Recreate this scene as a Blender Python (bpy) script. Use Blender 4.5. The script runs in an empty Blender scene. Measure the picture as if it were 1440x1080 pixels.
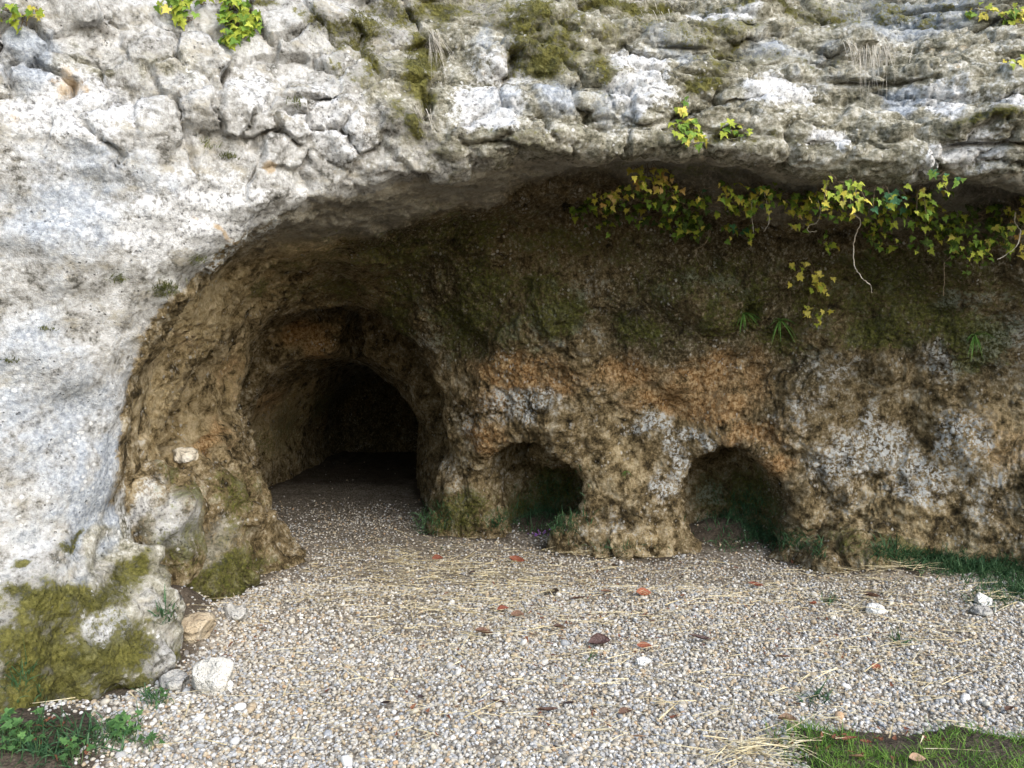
import bpy, bmesh, math, random
import numpy as np
from mathutils import Vector, Matrix, Euler
from mathutils.bvhtree import BVHTree

random.seed(7)
rng = np.random.default_rng(7)
scene = bpy.context.scene
C = scene.collection

# ------------------------------------------------------------------ camera
CAM_H = 1.5
FPX = 1120.0                     # focal length in pixels of the 1440 px wide photograph
HORIZON = 500.0
cam_d = bpy.data.cameras.new('camera')
cam = bpy.data.objects.new('camera', cam_d); C.objects.link(cam)
cam.location = (0, 0, CAM_H); cam.rotation_euler = (math.radians(90), 0, 0)
cam_d.sensor_width = 36.0; cam_d.lens = 28.0
cam_d.shift_y = -(540 - HORIZON) / 1440.0
cam_d.clip_start = 0.05; cam_d.clip_end = 500
scene.camera = cam

# ------------------------------------------------------------------ sky, sun, exposure
SUN_EL, SUN_AZ = 36.0, 142.0      # azimuth clockwise from +Y: the light comes from behind the camera
w = bpy.data.worlds.new('World'); scene.world = w; w.use_nodes = True
nt = w.node_tree; nt.nodes.clear()
sky = nt.nodes.new('ShaderNodeTexSky'); sky.sky_type = 'NISHITA'; sky.sun_disc = False
sky.sun_elevation = math.radians(SUN_EL); sky.sun_rotation = math.radians(SUN_AZ)
sky.dust_density = 2.0; sky.air_density = 1.3; sky.ozone_density = 1.0
bg = nt.nodes.new('ShaderNodeBackground'); bg.inputs['Strength'].default_value = 0.13
wo = nt.nodes.new('ShaderNodeOutputWorld')
nt.links.new(sky.outputs[0], bg.inputs[0]); nt.links.new(bg.outputs[0], wo.inputs[0])
sun_d = bpy.data.lights.new('sun', 'SUN'); sun_d.energy = 1.5; sun_d.angle = math.radians(60)
sun_d.color = (1.0, 0.995, 0.985)
sun = bpy.data.objects.new('sun', sun_d); C.objects.link(sun)
az, el = math.radians(SUN_AZ), math.radians(SUN_EL)
sdir = Vector((math.sin(az) * math.cos(el), math.cos(az) * math.cos(el), math.sin(el)))
sun.rotation_euler = sdir.to_track_quat('Z', 'Y').to_euler(); sun.location = sdir * 20
vs = scene.view_settings
vs.view_transform = 'Standard'; vs.look = 'None'; vs.gamma = 1.0; vs.use_curve_mapping = False
vs.exposure = 1.2
scene.cycles.max_bounces = 6; scene.cycles.diffuse_bounces = 4
scene.cycles.use_denoising = True
scene.render.filter_size = 1.1

# ------------------------------------------------------------------ numeric helpers
def W(px, py, d):                 # a point of the place seen at that pixel of the photograph, d metres ahead
    return np.array([(px - 720) / FPX * d, d, CAM_H - (py - HORIZON) / FPX * d])

_perm = np.random.default_rng(3).permutation(256).astype(np.int32)
_perm = np.concatenate([_perm, _perm, _perm])
_grad = np.array([[1,1,0],[-1,1,0],[1,-1,0],[-1,-1,0],[1,0,1],[-1,0,1],[1,0,-1],[-1,0,-1],
                  [0,1,1],[0,-1,1],[0,1,-1],[0,-1,-1],[1,1,0],[-1,1,0],[0,-1,1],[0,-1,-1]], dtype=np.float32)
def pn(p, seed=0):                # gradient noise, about -1..1
    p = p.astype(np.float32) + np.float32(seed * 17.37)
    i = np.floor(p).astype(np.int32); f = p - i; i &= 255
    u = f * f * f * (f * (f * 6 - 15) + 10)
    r = np.zeros(len(p), np.float32)
    for dx in (0, 1):
        wx = u[:, 0] if dx else 1 - u[:, 0]
        a = _perm[i[:, 0] + dx]
        for dy in (0, 1):
            wy = u[:, 1] if dy else 1 - u[:, 1]
            b = _perm[a + i[:, 1] + dy]
            for dz in (0, 1):
                wz = u[:, 2] if dz else 1 - u[:, 2]
                g = _grad[_perm[b + i[:, 2] + dz] & 15]
                r += wx * wy * wz * (g[:, 0] * (f[:, 0] - dx) + g[:, 1] * (f[:, 1] - dy) + g[:, 2] * (f[:, 2] - dz))
    return r
def fbm(p, s, octv=4, seed=0, gain=0.5):
    r = np.zeros(len(p), np.float32); a = 1.0
    for o in range(octv):
        r += a * pn(p * s, seed + o * 3.1); a *= gain; s *= 2.03
    return r
def ridged(p, s, octv=3, seed=0, gain=0.5):
    r = np.zeros(len(p), np.float32); a = 1.0
    for o in range(octv):
        r += a * (1 - 2 * np.abs(pn(p * s, seed + o * 2.7))); a *= gain; s *= 2.03
    return r
def sstep(a, b, x):
    t = np.clip((x - a) / (b - a), 0, 1); return t * t * (3 - 2 * t)
def smin(a, b, k):
    h = np.clip(k - np.abs(a - b), 0, None) / k; return np.minimum(a, b) - h * h * k * 0.25
def smax(a, b, k): return -smin(-a, -b, k)

class RBF:                        # smooth surface through scattered control points
    def __init__(s, uv, val, eps=0.05):
        s.uv = np.array(uv, np.float64); v = np.array(val, np.float64); n = len(v)
        K = s.k(s.uv); A = np.zeros((n + 1, n + 1)); A[:n, :n] = K - np.eye(n) * eps; A[:n, n] = 1; A[n, :n] = 1
        s.w = np.linalg.solve(A, np.append(v, 0)).astype(np.float32); s.uv = s.uv.astype(np.float32)
    def k(s, q):
        d2 = (q[:, None, 0] - s.uv[None, :, 0]) ** 2 + (q[:, None, 1] - s.uv[None, :, 1]) ** 2
        return np.sqrt(d2 + 0.06)
    def __call__(s, u, v):
        q = np.stack([u, v], 1).astype(np.float32); out = np.empty(len(q), np.float32)
        for a in range(0, len(q), 200000):
            out[a:a + 200000] = s.k(q[a:a + 200000]) @ s.w[:-1] + s.w[-1]
        return out
def ctrl(rows):                   # (px, py, depth) -> (x, z) and depth
    return RBF([(W(*r)[0], W(*r)[2]) for r in rows], [r[2] for r in rows])

# ------------------------------------------------------------------ the cliff as a solid
FACE = ctrl([(-260, 0, 3.25), (-260, 500, 3.15), (-260, 1000, 2.85), (0, -200, 3.7), (0, 60, 3.45), (0, 300, 3.35), (0, 600, 3.36),
             (0, 850, 3.2), (0, 1040, 3.0), (110, 900, 3.3), (200, 1000, 3.35), (215, 900, 3.62), (150, 760, 3.68), (160, 560, 3.72), (100, 400, 3.5), (240, 420, 3.8),
             (200, 200, 3.6), (200, 20, 3.75), (380, 320, 3.92), (350, 180, 3.8), (350, 20, 3.95), (480, 260, 4.05), (470, 120, 4.0), (500, -100, 4.5),
             (620, 200, 4.2), (620, 60, 4.4), (720, 170, 4.22), (740, 60, 4.42), (900, 170, 4.3), (900, 70, 4.55), (850, -80, 5.2), (1050, 190, 4.35), (1030, 40, 4.75),
             (1200, 200, 4.4), (1150, 100, 4.6), (1200, 20, 4.9), (1200, -120, 5.5), (1330, 200, 4.3), (1330, 60, 4.6), (1440, 230, 4.15), (1440, 110, 4.3), (1440, -60, 4.9),
             (1700, 200, 4.1), (1700, 0, 4.6), (2000, 200, 4.0), (800, 500, 4.3), (1300, 500, 4.3), (800, 900, 4.3), (1300, 900, 4.3), (400, 700, 4.0)])
BACK = ctrl([(560, 760, 7.3), (600, 640, 7.0), (640, 752, 6.7), (700, 740, 6.6), (650, 600, 6.35), (650, 450, 6.15), (650, 330, 5.8), (780, 770, 6.2), (870, 700, 6.0), (870, 790, 6.02),
             (870, 600, 6.0), (870, 450, 5.8), (870, 350, 5.5), (1030, 700, 6.0), (1030, 800, 5.95), (1180, 790, 5.8), (1180, 600, 5.8), (1180, 450, 5.65), (1180, 350, 5.4),
             (1300, 780, 5.65), (1440, 820, 5.25), (1440, 600, 5.35), (1440, 450, 5.25), (1440, 350, 5.1), (1700, 820, 4.7), (1700, 600, 4.8), (1700, 350, 4.6),
             (1950, 600, 4.3), (420, 600, 7.4), (420, 350, 6.6), (300, 600, 7.6)])
_hx = np.array([-3.0, -1.9, -1.63, -1.18, -0.87, -0.6, -0.31, 0.31, 1.1, 1.93, 2.76, 4.2])
_hz = np.array([0.4, 0.9, 1.55, 1.94, 2.22, 2.40, 2.52, 2.62, 2.66, 2.63, 2.53, 2.35])
def ellip(p, c, r):
    q = (p - np.array(c, np.float32)) / np.array(r, np.float32)
    l = np.sqrt((q * q).sum(1)) + 1e-6; g = np.sqrt(((q / np.array(r, np.float32)) ** 2).sum(1)) + 1e-6
    return l * (l - 1) / g
# swept passage: distance ahead, middle x, half width, middle height, half height
_fy = np.array([2.6, 3.7, 4.4, 5.2, 6.0, 6.5, 7.0, 7.6])
_fc = np.array([-0.25, -0.40, -0.62, -0.95, -1.22, -1.42, -1.52, -1.64])
_fr = np.array([1.76, 1.57, 1.46, 1.27, 1.08, 0.98, 1.04, 1.06])
_fm = np.array([0.75, 0.80, 0.80, 0.75, 0.70, 0.65, 0.60, 0.60])
_fh = np.array([1.62, 1.58, 1.55, 1.48, 1.38, 1.34, 1.40, 1.42])
def tube(p, yy, cc, rr, mm, hh, y0, y1, k, ex=2.2):
    y = p[:, 1]
    c = np.interp(y, yy, cc); r = np.interp(y, yy, rr); m = np.interp(y, yy, mm); h = np.interp(y, yy, hh)
    a = np.abs((p[:, 0] - c) / r); b = np.abs((p[:, 2] - m) / h); b = np.where(p[:, 2] < m, b * 0.55, b)
    l = (a ** ex + b ** ex) ** (1 / ex)
    d = (l - 1) * np.minimum(r, h) * 0.9
    return smax(smax(d, y0 - y, k), y - y1, k)
def sdf(p, detail=True):          # below zero inside the rock
    p = p.astype(np.float32)
    x, y, z = p[:, 0], p[:, 1], p[:, 2]
    wob = np.stack([pn(p * 1.3, 1), pn(p * 1.3, 2), pn(p * 1.3, 3)], 1) * 0.10
    wob += np.stack([pn(p * 3.4, 4), pn(p * 3.4, 5), pn(p * 3.4, 6)], 1) * 0.045
    q = p + wob
    qx, qy, qz = q[:, 0], q[:, 1], q[:, 2]
    f = FACE(x, np.clip(z, -0.5, 4.0)) - y
    fz = fbm(p * np.array([1, 1, 1.7], np.float32), 1.6, 3, 11) * 0.10
    # strata: stepped beds on the upper right of the cliff
    bed = z + 0.05 * x + 0.10 * pn(p * 0.9, 21) + 0.04 * pn(p * 3.0, 22)
    saw = (bed / 0.27) % 1.0
    wr = sstep(-0.4, 0.3, x) * sstep(2.3, 2.6, z)
    fz = fz + wr * (0.10 * (sstep(0.0, 0.80, saw) - sstep(0.84, 1.0, saw) - 0.4)) * (0.7 + 0.6 * pn(p * 1.7, 23))
    rock = f * 0.9 - fz
    # the shelter under the overhang
    ceil = np.interp(qx, _hx, _hz) - (0.04 + 0.14 * sstep(0.4, 2.0, qx)) * (qy - 4.3)
    step = 0.06 * np.sin(qy * 9.0 + 2.2 * pn(p * 1.1, 31)) * sstep(0, .5, qx)
    a1 = (qz - ceil + step) * 0.95
    a3 = qy - BACK(x, np.clip(z, 0, 3)) + wob[:, 1]
    a2 = -0.95 - qx
    air = smax(smax(a1, a3, 0.40), a2, 0.3)
    fun = tube(q, _fy, _fc, _fr, _fm, _fh, 0.0, 7.55, 0.06)
    air = smin(air, fun, 0.22)
    # the arched room and the dark passage behind it
    room = ellip(q, (-1.93, 8.35, 0.42), (0.98, 1.0, 1.06))
    pas = tube(q, np.array([7.4, 9.2, 12.5]), np.array([-1.68, -1.92, -1.95]), np.array([1.0, 0.86, 0.7]),
               np.array([0.45, 0.45, 0.35]), np.array([1.13, 1.04, 0.9]), 7.2, 12.2, 0.1, 2.0)
    air = smin(air, smin(room, pas, 0.05), 0.05)
    air = smin(air, ellip(q, (-1.52, 7.9, 1.66), (0.17, 0.55, 0.40)), 0.05)
    # two hollows in the back wall, a slot beside the second
    air = smin(air, ellip(q, (0.28, 6.60, 0.40), (0.52, 0.56, 0.64)), 0.10)
    air = smin(air, ellip(q, (1.68, 6.16, 0.36), (0.44, 0.58, 0.53)), 0.07)
    air = smin(air, ellip(q, (2.24, 5.88, 0.08), (0.09, 0.2, 0.22)), 0.06)
    # hollow above the ledge on the left that holds a stone
    air = smin(air, ellip(q, (-2.40, 4.98, 1.02), (0.56, 0.36, 0.23)), 0.05)
    rock = smax(rock, -air, 0.07)
    # buttress lumps and pillar feet
    jag = 0.10 * ridged(p * np.array([1, 1, .8], np.float32), 2.6, 2, 45) - 0.05
    for c, r, k, jw in (((-2.12, 4.45, 0.48), (0.30, 0.32, 0.36), 0.08, 1.3), ((-2.0, 3.76, 0.06), (0.32, 0.30, 0.46), 0.20, 1.2), ((-2.16, 5.30, 0.16), (0.40, 0.48, 0.50), 0.10, 1.4),
                    ((-2.24, 5.05, 0.50), (0.38, 0.42, 0.30), 0.10, 1.3), ((-2.30, 6.05, 0.45), (0.20, 0.35, 1.1), 0.12, 1),
                    ((-1.95, 5.70, 0.0), (0.28, 0.30, 0.22), 0.12, 1), ((-2.38, 5.6, 0.6), (0.26, 0.30, 0.6), 0.12, 1),
                    ((0.80, 6.16, 0.0), (0.36, 0.22, 0.16), 0.2, .8), ((-0.42, 6.80, 0.1), (0.25, 0.22, 0.5), 0.2, .5),
                    ((2.42, 5.70, -0.02), (0.36, 0.28, 0.20), 0.2, .5), 
                    ((0.42, 6.55, 0.72), (0.20, 0.14, 0.06), 0.1, 0)):
        rock = smin(rock, ellip(q, c, r) - jag * jw, k)
    # open gap low on the left between the pale face and the buttress
    rock = smax(rock, -ellip(q, (-1.84, 4.22, 0.18), (0.17, 0.17, 0.30)), 0.05)
    rock = smax(rock, z - 4.15 - 0.25 * pn(p * 0.8, 41), 0.3)
    return rock

h = 0.054
org = np.array([-4.4, 2.0, -0.45]); dims = (np.array([9.6, 11.0, 5.0]) / h).astype(int)
gx = [org[i] + h * np.arange(dims[i]) for i in range(3)]
# coarse look first, then the exact value only near the surface
K4 = 4; dims = dims // K4 * K4 + 1
gx = [org[i] + h * np.arange(dims[i]) for i in range(3)]
cg = np.stack(np.meshgrid(*[g[::K4] for g in gx], indexing='ij'), -1)
vol = sdf(cg.reshape(-1, 3)).reshape(cg.shape[:3])
for ax in range(3):               # linear upsampling
    n = vol.shape[ax]; t = np.arange((n - 1) * K4 + 1) / K4; i0 = np.minimum(t.astype(int), n - 2); f = (t - i0).astype(np.float32)
    sh = [1, 1, 1]; sh[ax] = -1
    vol = np.take(vol, i0, ax) * (1 - f.reshape(sh)) + np.take(vol, i0 + 1, ax) * f.reshape(sh)
pts = np.argwhere(np.abs(vol) < 0.11)
for a in range(0, len(pts), 400000):
    c = pts[a:a + 400000]; vol[tuple(c.T)] = sdf(org + h * c)

def surface_nets(vol, org, h):
    nx, ny, nz = vol.shape; s = vol < 0
    cnt = np.zeros((nx - 1, ny - 1, nz - 1), np.int8)
    for dx in (0, 1):
        for dy in (0, 1):
            for dz in (0, 1):
                cnt += s[dx:nx - 1 + dx, dy:ny - 1 + dy, dz:nz - 1 + dz]
    act = np.argwhere((cnt > 0) & (cnt < 8))
    idx = np.full(cnt.shape, -1, np.int32); idx[tuple(act.T)] = np.arange(len(act))
    acc = np.zeros((len(act), 3)); num = np.zeros(len(act))
    cor = [(a, b, c) for a in (0, 1) for b in (0, 1) for c in (0, 1)]
    for a in cor:
        for ax in range(3):
            if a[ax]: continue
            b = list(a); b[ax] = 1
            va = vol[act[:, 0] + a[0], act[:, 1] + a[1], act[:, 2] + a[2]]
            vb = vol[act[:, 0] + b[0], act[:, 1] + b[1], act[:, 2] + b[2]]
            m = (va < 0) != (vb < 0)
            t = np.where(m, va / np.where(m, va - vb, 1), 0)
            pt = np.tile(np.array(a, float), (len(act), 1)); pt[:, ax] = t
            acc[m] += pt[m]; num[m] += 1
    v = org + h * (act + acc / num[:, None])
    quads = []
    for ax in range(3):
        o1, o2 = [(1, 2), (2, 0), (0, 1)][ax]
        sl = [slice(None)] * 3; s2 = [slice(None)] * 3
        sl[ax] = slice(0, -1); s2[ax] = slice(1, None)
        A = s[tuple(sl)]; B = s[tuple(s2)]
        e = np.argwhere(A != B); e = e[(e[:, o1] > 0) & (e[:, o2] > 0) & (e[:, o1] < vol.shape[o1] - 1) & (e[:, o2] < vol.shape[o2] - 1)]
        flip = A[tuple(e.T)]
        def cid(d1, d2):
            c = e.copy(); c[:, o1] += d1; c[:, o2] += d2; return idx[tuple(c.T)]
        q = np.stack([cid(-1, -1), cid(0, -1), cid(0, 0), cid(-1, 0)], 1)
        q[~flip] = q[~flip][:, ::-1]; quads.append(q)
    q = np.concatenate(quads); q = q[(q >= 0).all(1)]
    return v, q
V, Q = surface_nets(vol, org, h); del vol

def settle(v, q):                 # move vertices onto the solid's surface along their normals
    f = sdf(v)
    return v - vnormals(v, q) * np.clip(f, -0.03, 0.03)[:, None]
def project(v, n=2):
    for _ in range(n):
        e = 0.006; f = sdf(v)
        g = np.stack([sdf(v + np.eye(3)[i] * e) - f for i in range(3)], 1) / e
        st = f[:, None] * g / (np.maximum((g * g).sum(1), 0.25)[:, None])
        ln = np.linalg.norm(st, axis=1, keepdims=True)
        v = v - st * np.minimum(1, 0.03 / np.maximum(ln, 1e-9))
    return v
def vnormals(v, q):
    fn = np.cross(v[q[:, 2]] - v[q[:, 0]], v[q[:, 3]] - v[q[:, 1]])
    n = np.zeros_like(v)
    for k in range(4):
        for c in range(3): n[:, c] += np.bincount(q[:, k], fn[:, c], len(v))
    return n / np.maximum(np.linalg.norm(n, axis=1, keepdims=True), 1e-9)
def subdivide(v, q):
    n = len(v)
    e = np.concatenate([q[:, [0, 1]], q[:, [1, 2]], q[:, [2, 3]], q[:, [3, 0]]]); e.sort(1)
    key = e[:, 0].astype(np.int64) * n + e[:, 1]
    u, inv = np.unique(key, return_inverse=True)
    em = (v[u // n] + v[u % n]) / 2; fc = v[q].mean(1); m = len(q)
    # soften: move old vertices a little towards their neighbours
    i = inv.reshape(4, m) + n; c = np.arange(m) + n + len(u)
    q2 = np.concatenate([np.stack([q[:, 0], i[0], c, i[3]], 1), np.stack([q[:, 1], i[1], c, i[0]], 1),
                         np.stack([q[:, 2], i[2], c, i[1]], 1), np.stack([q[:, 3], i[3], c, i[2]], 1)])
    return np.concatenate([v, em, fc]), q2

V = project(V, 1)
bvh = BVHTree.FromPolygons(V.tolist(), Q.tolist())
CAM = Vector((0, 0, CAM_H))
def hit(px, py):                  # where the rock shows at that pixel of the photograph
    d = Vector(((px - 720) / FPX, 1, -(py - HORIZON) / FPX)).normalized()
    r = bvh.ray_cast(CAM, d)
    if r[0] is None: return Vector(W(px, py, 6.0)), Vector((0, -1, 0))
    n = r[1]
    if n.dot(d) > 0: n = -n
    return r[0], n

cen = V[Q].mean(1)
cy = np.maximum(cen[:, 1], 0.1)
cpx = 720 + cen[:, 0] / cy * FPX; cpy = HORIZON - (cen[:, 2] - CAM_H) / cy * FPX
fnr = np.cross(V[Q[:, 2]] - V[Q[:, 0]], V[Q[:, 3]] - V[Q[:, 1]]); fnr /= np.linalg.norm(fnr, axis=1, keepdims=True) + 1e-9
vd = cen - np.array([0, 0, CAM_H]); vd /= np.linalg.norm(vd, axis=1, keepdims=True)
near = ((fnr * vd).sum(1) < 0.45) & (cpx > -260) & (cpx < 1840) & (cpy > -130) & (cpy < 1220) & (cen[:, 2] > -0.12)
FARQ = Q[~near]
used = np.unique(Q[near]); remap = np.full(len(V), -1); remap[used] = np.arange(len(used))
v, q = V[used], remap[Q[near]]
v, q = subdivide(v, q); v = settle(v, q)
v, q = subdivide(v, q)
_o = np.argsort(v[:, 0]); _i = np.empty_like(_o); _i[_o] = np.arange(len(_o)); v = v[_o]; q = _i[q]
N = vnormals(v, q)

# ------------------------------------------------------------------ masks for stains, moss, lichen and rock tone; some painted light and shade
inner = v[:, 1] - FACE(v[:, 0], np.clip(v[:, 2], -0.5, 4.0))
v32 = v.astype(np.float32)
warp = np.stack([fbm(v32, 4, 3, 51), fbm(v32, 4, 3, 52), fbm(v32, 4, 3, 53)], 1) * 0.10
vw = (v + warp).astype(np.float32)
def blobs(rows):
    m = np.zeros(len(v), np.float32)
    for r in rows:
        px, py, rx, ry = r[:4]; st = r[4] if len(r) > 4 else 1.0
        c, _ = hit(px, py); k = c.y / FPX
        a, e = np.searchsorted(v[:, 0], (c.x - 2.3 * rx * k - 0.12, c.x + 2.3 * rx * k + 0.12)); u = vw[a:e]
        d = ((u[:, 0] - c.x) / (rx * k)) ** 2 + ((u[:, 2] - c.z) / (ry * k)) ** 2 + ((u[:, 1] - c.y) / (max(rx, ry) * k * 1.6 + 0.1)) ** 2
        m[a:e] = np.maximum(m[a:e], st * np.exp(-d * 0.9))
    return m
tufa = sstep(0.07, 0.26, inner + 0.10 * fbm(v32, 5, 3, 61))
tufa *= 1 - sstep(4.15, 3.95, v[:, 1]) * sstep(0.85, 0.65, v[:, 2])
tufa *= 1 - 0.62 * blobs([(235, 740, 60, 70), (300, 760, 50, 60), (190, 720, 40, 60)])
patina = blobs([(90, 600, 110, 200, .56), (30, 480, 80, 120, .5), (50, 800, 90, 70, .4), (90, 300, 130, 110, .6), (150, 240, 110, 60, .5), (60, 420, 100, 90, .4), (225, 470, 14, 40, .9), (205, 520, 15, 45, 1.), (182, 570, 16, 45, 1.), (163, 620, 16, 50, 1.), (147, 670, 17, 50, 1.), (137, 720, 18, 50, 1.), (130, 760, 18, 40, .8),
                (30, 70, 50, 50, 1.), (700, 150, 60, 40, .5), (790, 140, 50, 40, .7), (1265, 145, 34, 26, 1.), (1100, 75, 90, 30, .6), (1260, 40, 120, 50, .7), (1300, 20, 90, 40, .7),
                (940, 60, 60, 40, .6), (690, 60, 30, 40, .5), (1150, 120, 120, 25, .4), (860, 150, 40, 30, .5), (60, 620, 90, 90, .35), (1400, 220, 60, 30, .4)])
white = blobs([(300, 300, 110, 60, .8), (350, 120, 70, 60, .6), (100, 150, 110, 60, .8), (250, 330, 130, 40, .9), (680, 150, 50, 45, 1.), (720, 100, 60, 40, .7), (900, 95, 40, 35, .8), (900, 130, 70, 25, .9),
               (1090, 135, 70, 30, .9), (1010, 30, 50, 25, 1.), (1160, 200, 40, 15, .8), (1330, 140, 40, 40, .8), (1350, 215, 60, 30, .9), (1420, 140, 40, 30, .6),
               (470, 180, 80, 50, .7), (60, 560, 120, 150, .2), (150, 430, 100, 100, .3), (130, 890, 30, 40, .8),
               # lichen and lime crust on the back wall
               (1230, 620, 50, 40, .9), (1290, 655, 60, 25, .8), (1350, 610, 40, 40, .9), (1180, 650, 50, 40, .8), (1130, 580, 40, 60, .5), (1290, 690, 60, 30, .7), (1190, 700, 50, 40, .5),
               (1400, 480, 50, 50, .6), (1340, 500, 40, 30, .7), (1220, 600, 20, 40, .8), (735, 565, 50, 30, .9), (915, 600, 40, 18, 1.), (945, 640, 14, 40, 1.), (990, 618, 40, 10, 1.), (925, 690, 16, 28, .9),
               (660, 590, 30, 60, .5), (870, 740, 60, 30, .5), (1170, 520, 50, 40, .5), (1390, 690, 60, 60, .5), (780, 470, 80, 25, .5), (1000, 690, 40, 30, .7), (700, 650, 40, 40, .4), (640, 660, 20, 50, .5),
               (990, 400, 90, 20, .5), (820, 400, 60, 30, .45), (1180, 400, 60, 30, .4), (1360, 420, 50, 20, .6), (250, 730, 60, 60, .6), (190, 700, 30, 70, .6), (620, 470, 60, 60, .4)])
orange = blobs([(720, 520, 60, 28, 1.), (790, 530, 40, 30, .8), (880, 520, 60, 30, .8), (990, 520, 60, 35, .9), (1000, 570, 60, 28, 1.), (930, 560, 60, 25, .8), (680, 610, 30, 30, 1.), (700, 560, 60, 30, .5),
                (1090, 650, 30, 25, .7), (1060, 610, 50, 22, .8), (435, 475, 40, 22, 1.), (320, 510, 40, 50, .5), (285, 620, 16, 30, .8), (380, 560, 30, 40, .6), (1060, 520, 30, 60, .6),
                (250, 480, 40, 60, .35), (1400, 630, 70, 50, .45), (440, 345, 60, 30, .35), (1380, 600, 50, 40, .4), (305, 325, 14, 6, 1.), (395, 235, 10, 8, 1.), (1330, 80, 40, 30, .4), (100, 115, 30, 20, .6),
                (30, 150, 30, 40, .4), (720, 90, 70, 30, .35)])
moss = blobs([(740, 40, 60, 35, .72), (760, 85, 60, 35, .78), (800, 60, 40, 60, .62), (590, 90, 30, 70, .85), (590, 175, 25, 30, .85), (620, 20, 40, 30, .75), (500, 30, 60, 25, .7), (450, 20, 40, 20, .62), (560, 20, 50, 30, .65),
              (880, 20, 90, 18, .75), (1080, 10, 100, 14, .85), (1180, 40, 60, 18, .75), (990, 110, 25, 30, .75), (1000, 80, 50, 25, .55), (850, 100, 30, 60, .6), (1020, 55, 60, 10, .55), (1390, 165, 60, 10, .7), (700, 20, 200, 40, .5), (950, 40, 200, 40, .48), (1250, 30, 150, 40, .48), (700, 190, 120, 20, .4), (1000, 195, 150, 15, .5), (1100, 90, 100, 20, .45), (520, 90, 60, 80, .42),
              (80, 950, 110, 50, .85), (150, 920, 70, 60, .72), (40, 920, 50, 40, .85), (180, 970, 60, 30, .9), (90, 840, 70, 26, .85), (140, 830, 50, 30, .8), (60, 880, 90, 40, .7), (30, 850, 40, 14, .8), (200, 930, 30, 40, .7), (110, 765, 20, 14, .9), (20, 800, 20, 10, .8), (120, 1000, 90, 30, .85),
              (320, 800, 40, 30, 1.), (340, 820, 40, 30, 1.), (270, 690, 30, 20, .6), (240, 670, 20, 20, .6), (330, 690, 12, 50, .6), (650, 720, 40, 35, .95), (625, 740, 20, 20, .7), (360, 400, 30, 16, .8), (640, 470, 40, 25, .6),
              (660, 450, 60, 60, .7), (780, 440, 60, 40, .8), (760, 400, 60, 40, .6), (1045, 430, 24, 40, 1.), (1230, 470, 60, 25, .9), (1380, 480, 40, 40, 1.), (1330, 460, 60, 25, .8), (560, 350, 90, 40, .6), (480, 400, 70, 20, .6), (880, 350, 80, 40, .4),
              (1100, 470, 60, 40, .6), (1220, 380, 120, 40, .6), (560, 440, 50, 70, .6), (900, 460, 60, 30, .7), (1010, 450, 40, 40, .6), (430, 400, 60, 20, .5), (720, 460, 90, 50, .5), (1000, 690, 40, 40, .7), (1060, 700, 40, 50, .8), (780, 690, 40, 60, .85), (730, 720, 40, 40, .8), (450, 560, 40, 60, .5), (480, 350, 120, 30, .5), (400, 370, 60, 20, .5), (690, 400, 80, 60, .6), (1150, 420, 60, 50, .6), (1300, 440, 90, 40, .7), (650, 330, 120, 40, .55), (800, 340, 120, 40, .5), (1000, 400, 160, 50, .55), (1250, 420, 180, 60, .6), (330, 700, 30, 60, .6), (260, 760, 60, 60, .55), (300, 830, 60, 30, .8), (400, 600, 40, 50, .5), (560, 400, 60, 60, .55),
              (380, 620, 40, 30, .5), (1200, 770, 30, 30, .6), (510, 60, 30, 40, .6), (370, 10, 40, 14, .7), (220, 400, 12, 12, .6), (1270, 770, 60, 15, .7), (190, 800, 20, 20, .8), (560, 160, 20, 40, .5)])
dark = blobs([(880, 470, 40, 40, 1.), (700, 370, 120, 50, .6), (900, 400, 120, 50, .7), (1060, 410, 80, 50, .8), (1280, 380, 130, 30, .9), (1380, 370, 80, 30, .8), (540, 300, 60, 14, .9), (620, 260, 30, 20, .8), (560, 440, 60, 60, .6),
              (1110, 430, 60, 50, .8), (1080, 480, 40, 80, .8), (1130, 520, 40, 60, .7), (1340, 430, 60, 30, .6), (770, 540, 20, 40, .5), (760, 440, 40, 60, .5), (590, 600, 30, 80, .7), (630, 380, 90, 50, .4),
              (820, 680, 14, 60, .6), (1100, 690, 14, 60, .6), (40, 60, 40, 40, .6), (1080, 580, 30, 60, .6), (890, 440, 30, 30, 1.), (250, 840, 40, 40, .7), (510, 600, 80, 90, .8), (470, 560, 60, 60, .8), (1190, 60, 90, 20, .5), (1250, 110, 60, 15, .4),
              (840, 40, 40, 40, .5), (1140, 180, 120, 10, .4), (760, 190, 100, 10, .3), (190, 790, 30, 14, .8)])  # algae patches; under the lip and inside the passage they paint shade
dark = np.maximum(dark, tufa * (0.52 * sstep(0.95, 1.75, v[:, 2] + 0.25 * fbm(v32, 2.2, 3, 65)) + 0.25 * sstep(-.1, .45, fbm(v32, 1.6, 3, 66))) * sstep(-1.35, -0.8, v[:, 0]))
pale = blobs([(280, 450, 70, 90, 1.), (340, 400, 80, 60, .95), (430, 345, 80, 45, .75), (330, 520, 60, 80, .8), (250, 620, 60, 70, .8), (220, 560, 30, 60, .9), (260, 560, 40, 50, .7), (200, 640, 30, 60, .9), (350, 480, 40, 40, .4), (1000, 570, 70, 40, .5), (1380, 600, 80, 90, .55), (1250, 720, 130, 60, .5), (870, 650, 60, 90, .5), (640, 620, 50, 90, .4),
              (390, 580, 50, 70, 1.), (420, 480, 50, 30, .6), (900, 760, 90, 30, .5), (1300, 770, 120, 40, .5), (300, 640, 40, 50, .5)])  # ochre tan flank; sunlight on the passage's left inner wall is painted in
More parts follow.
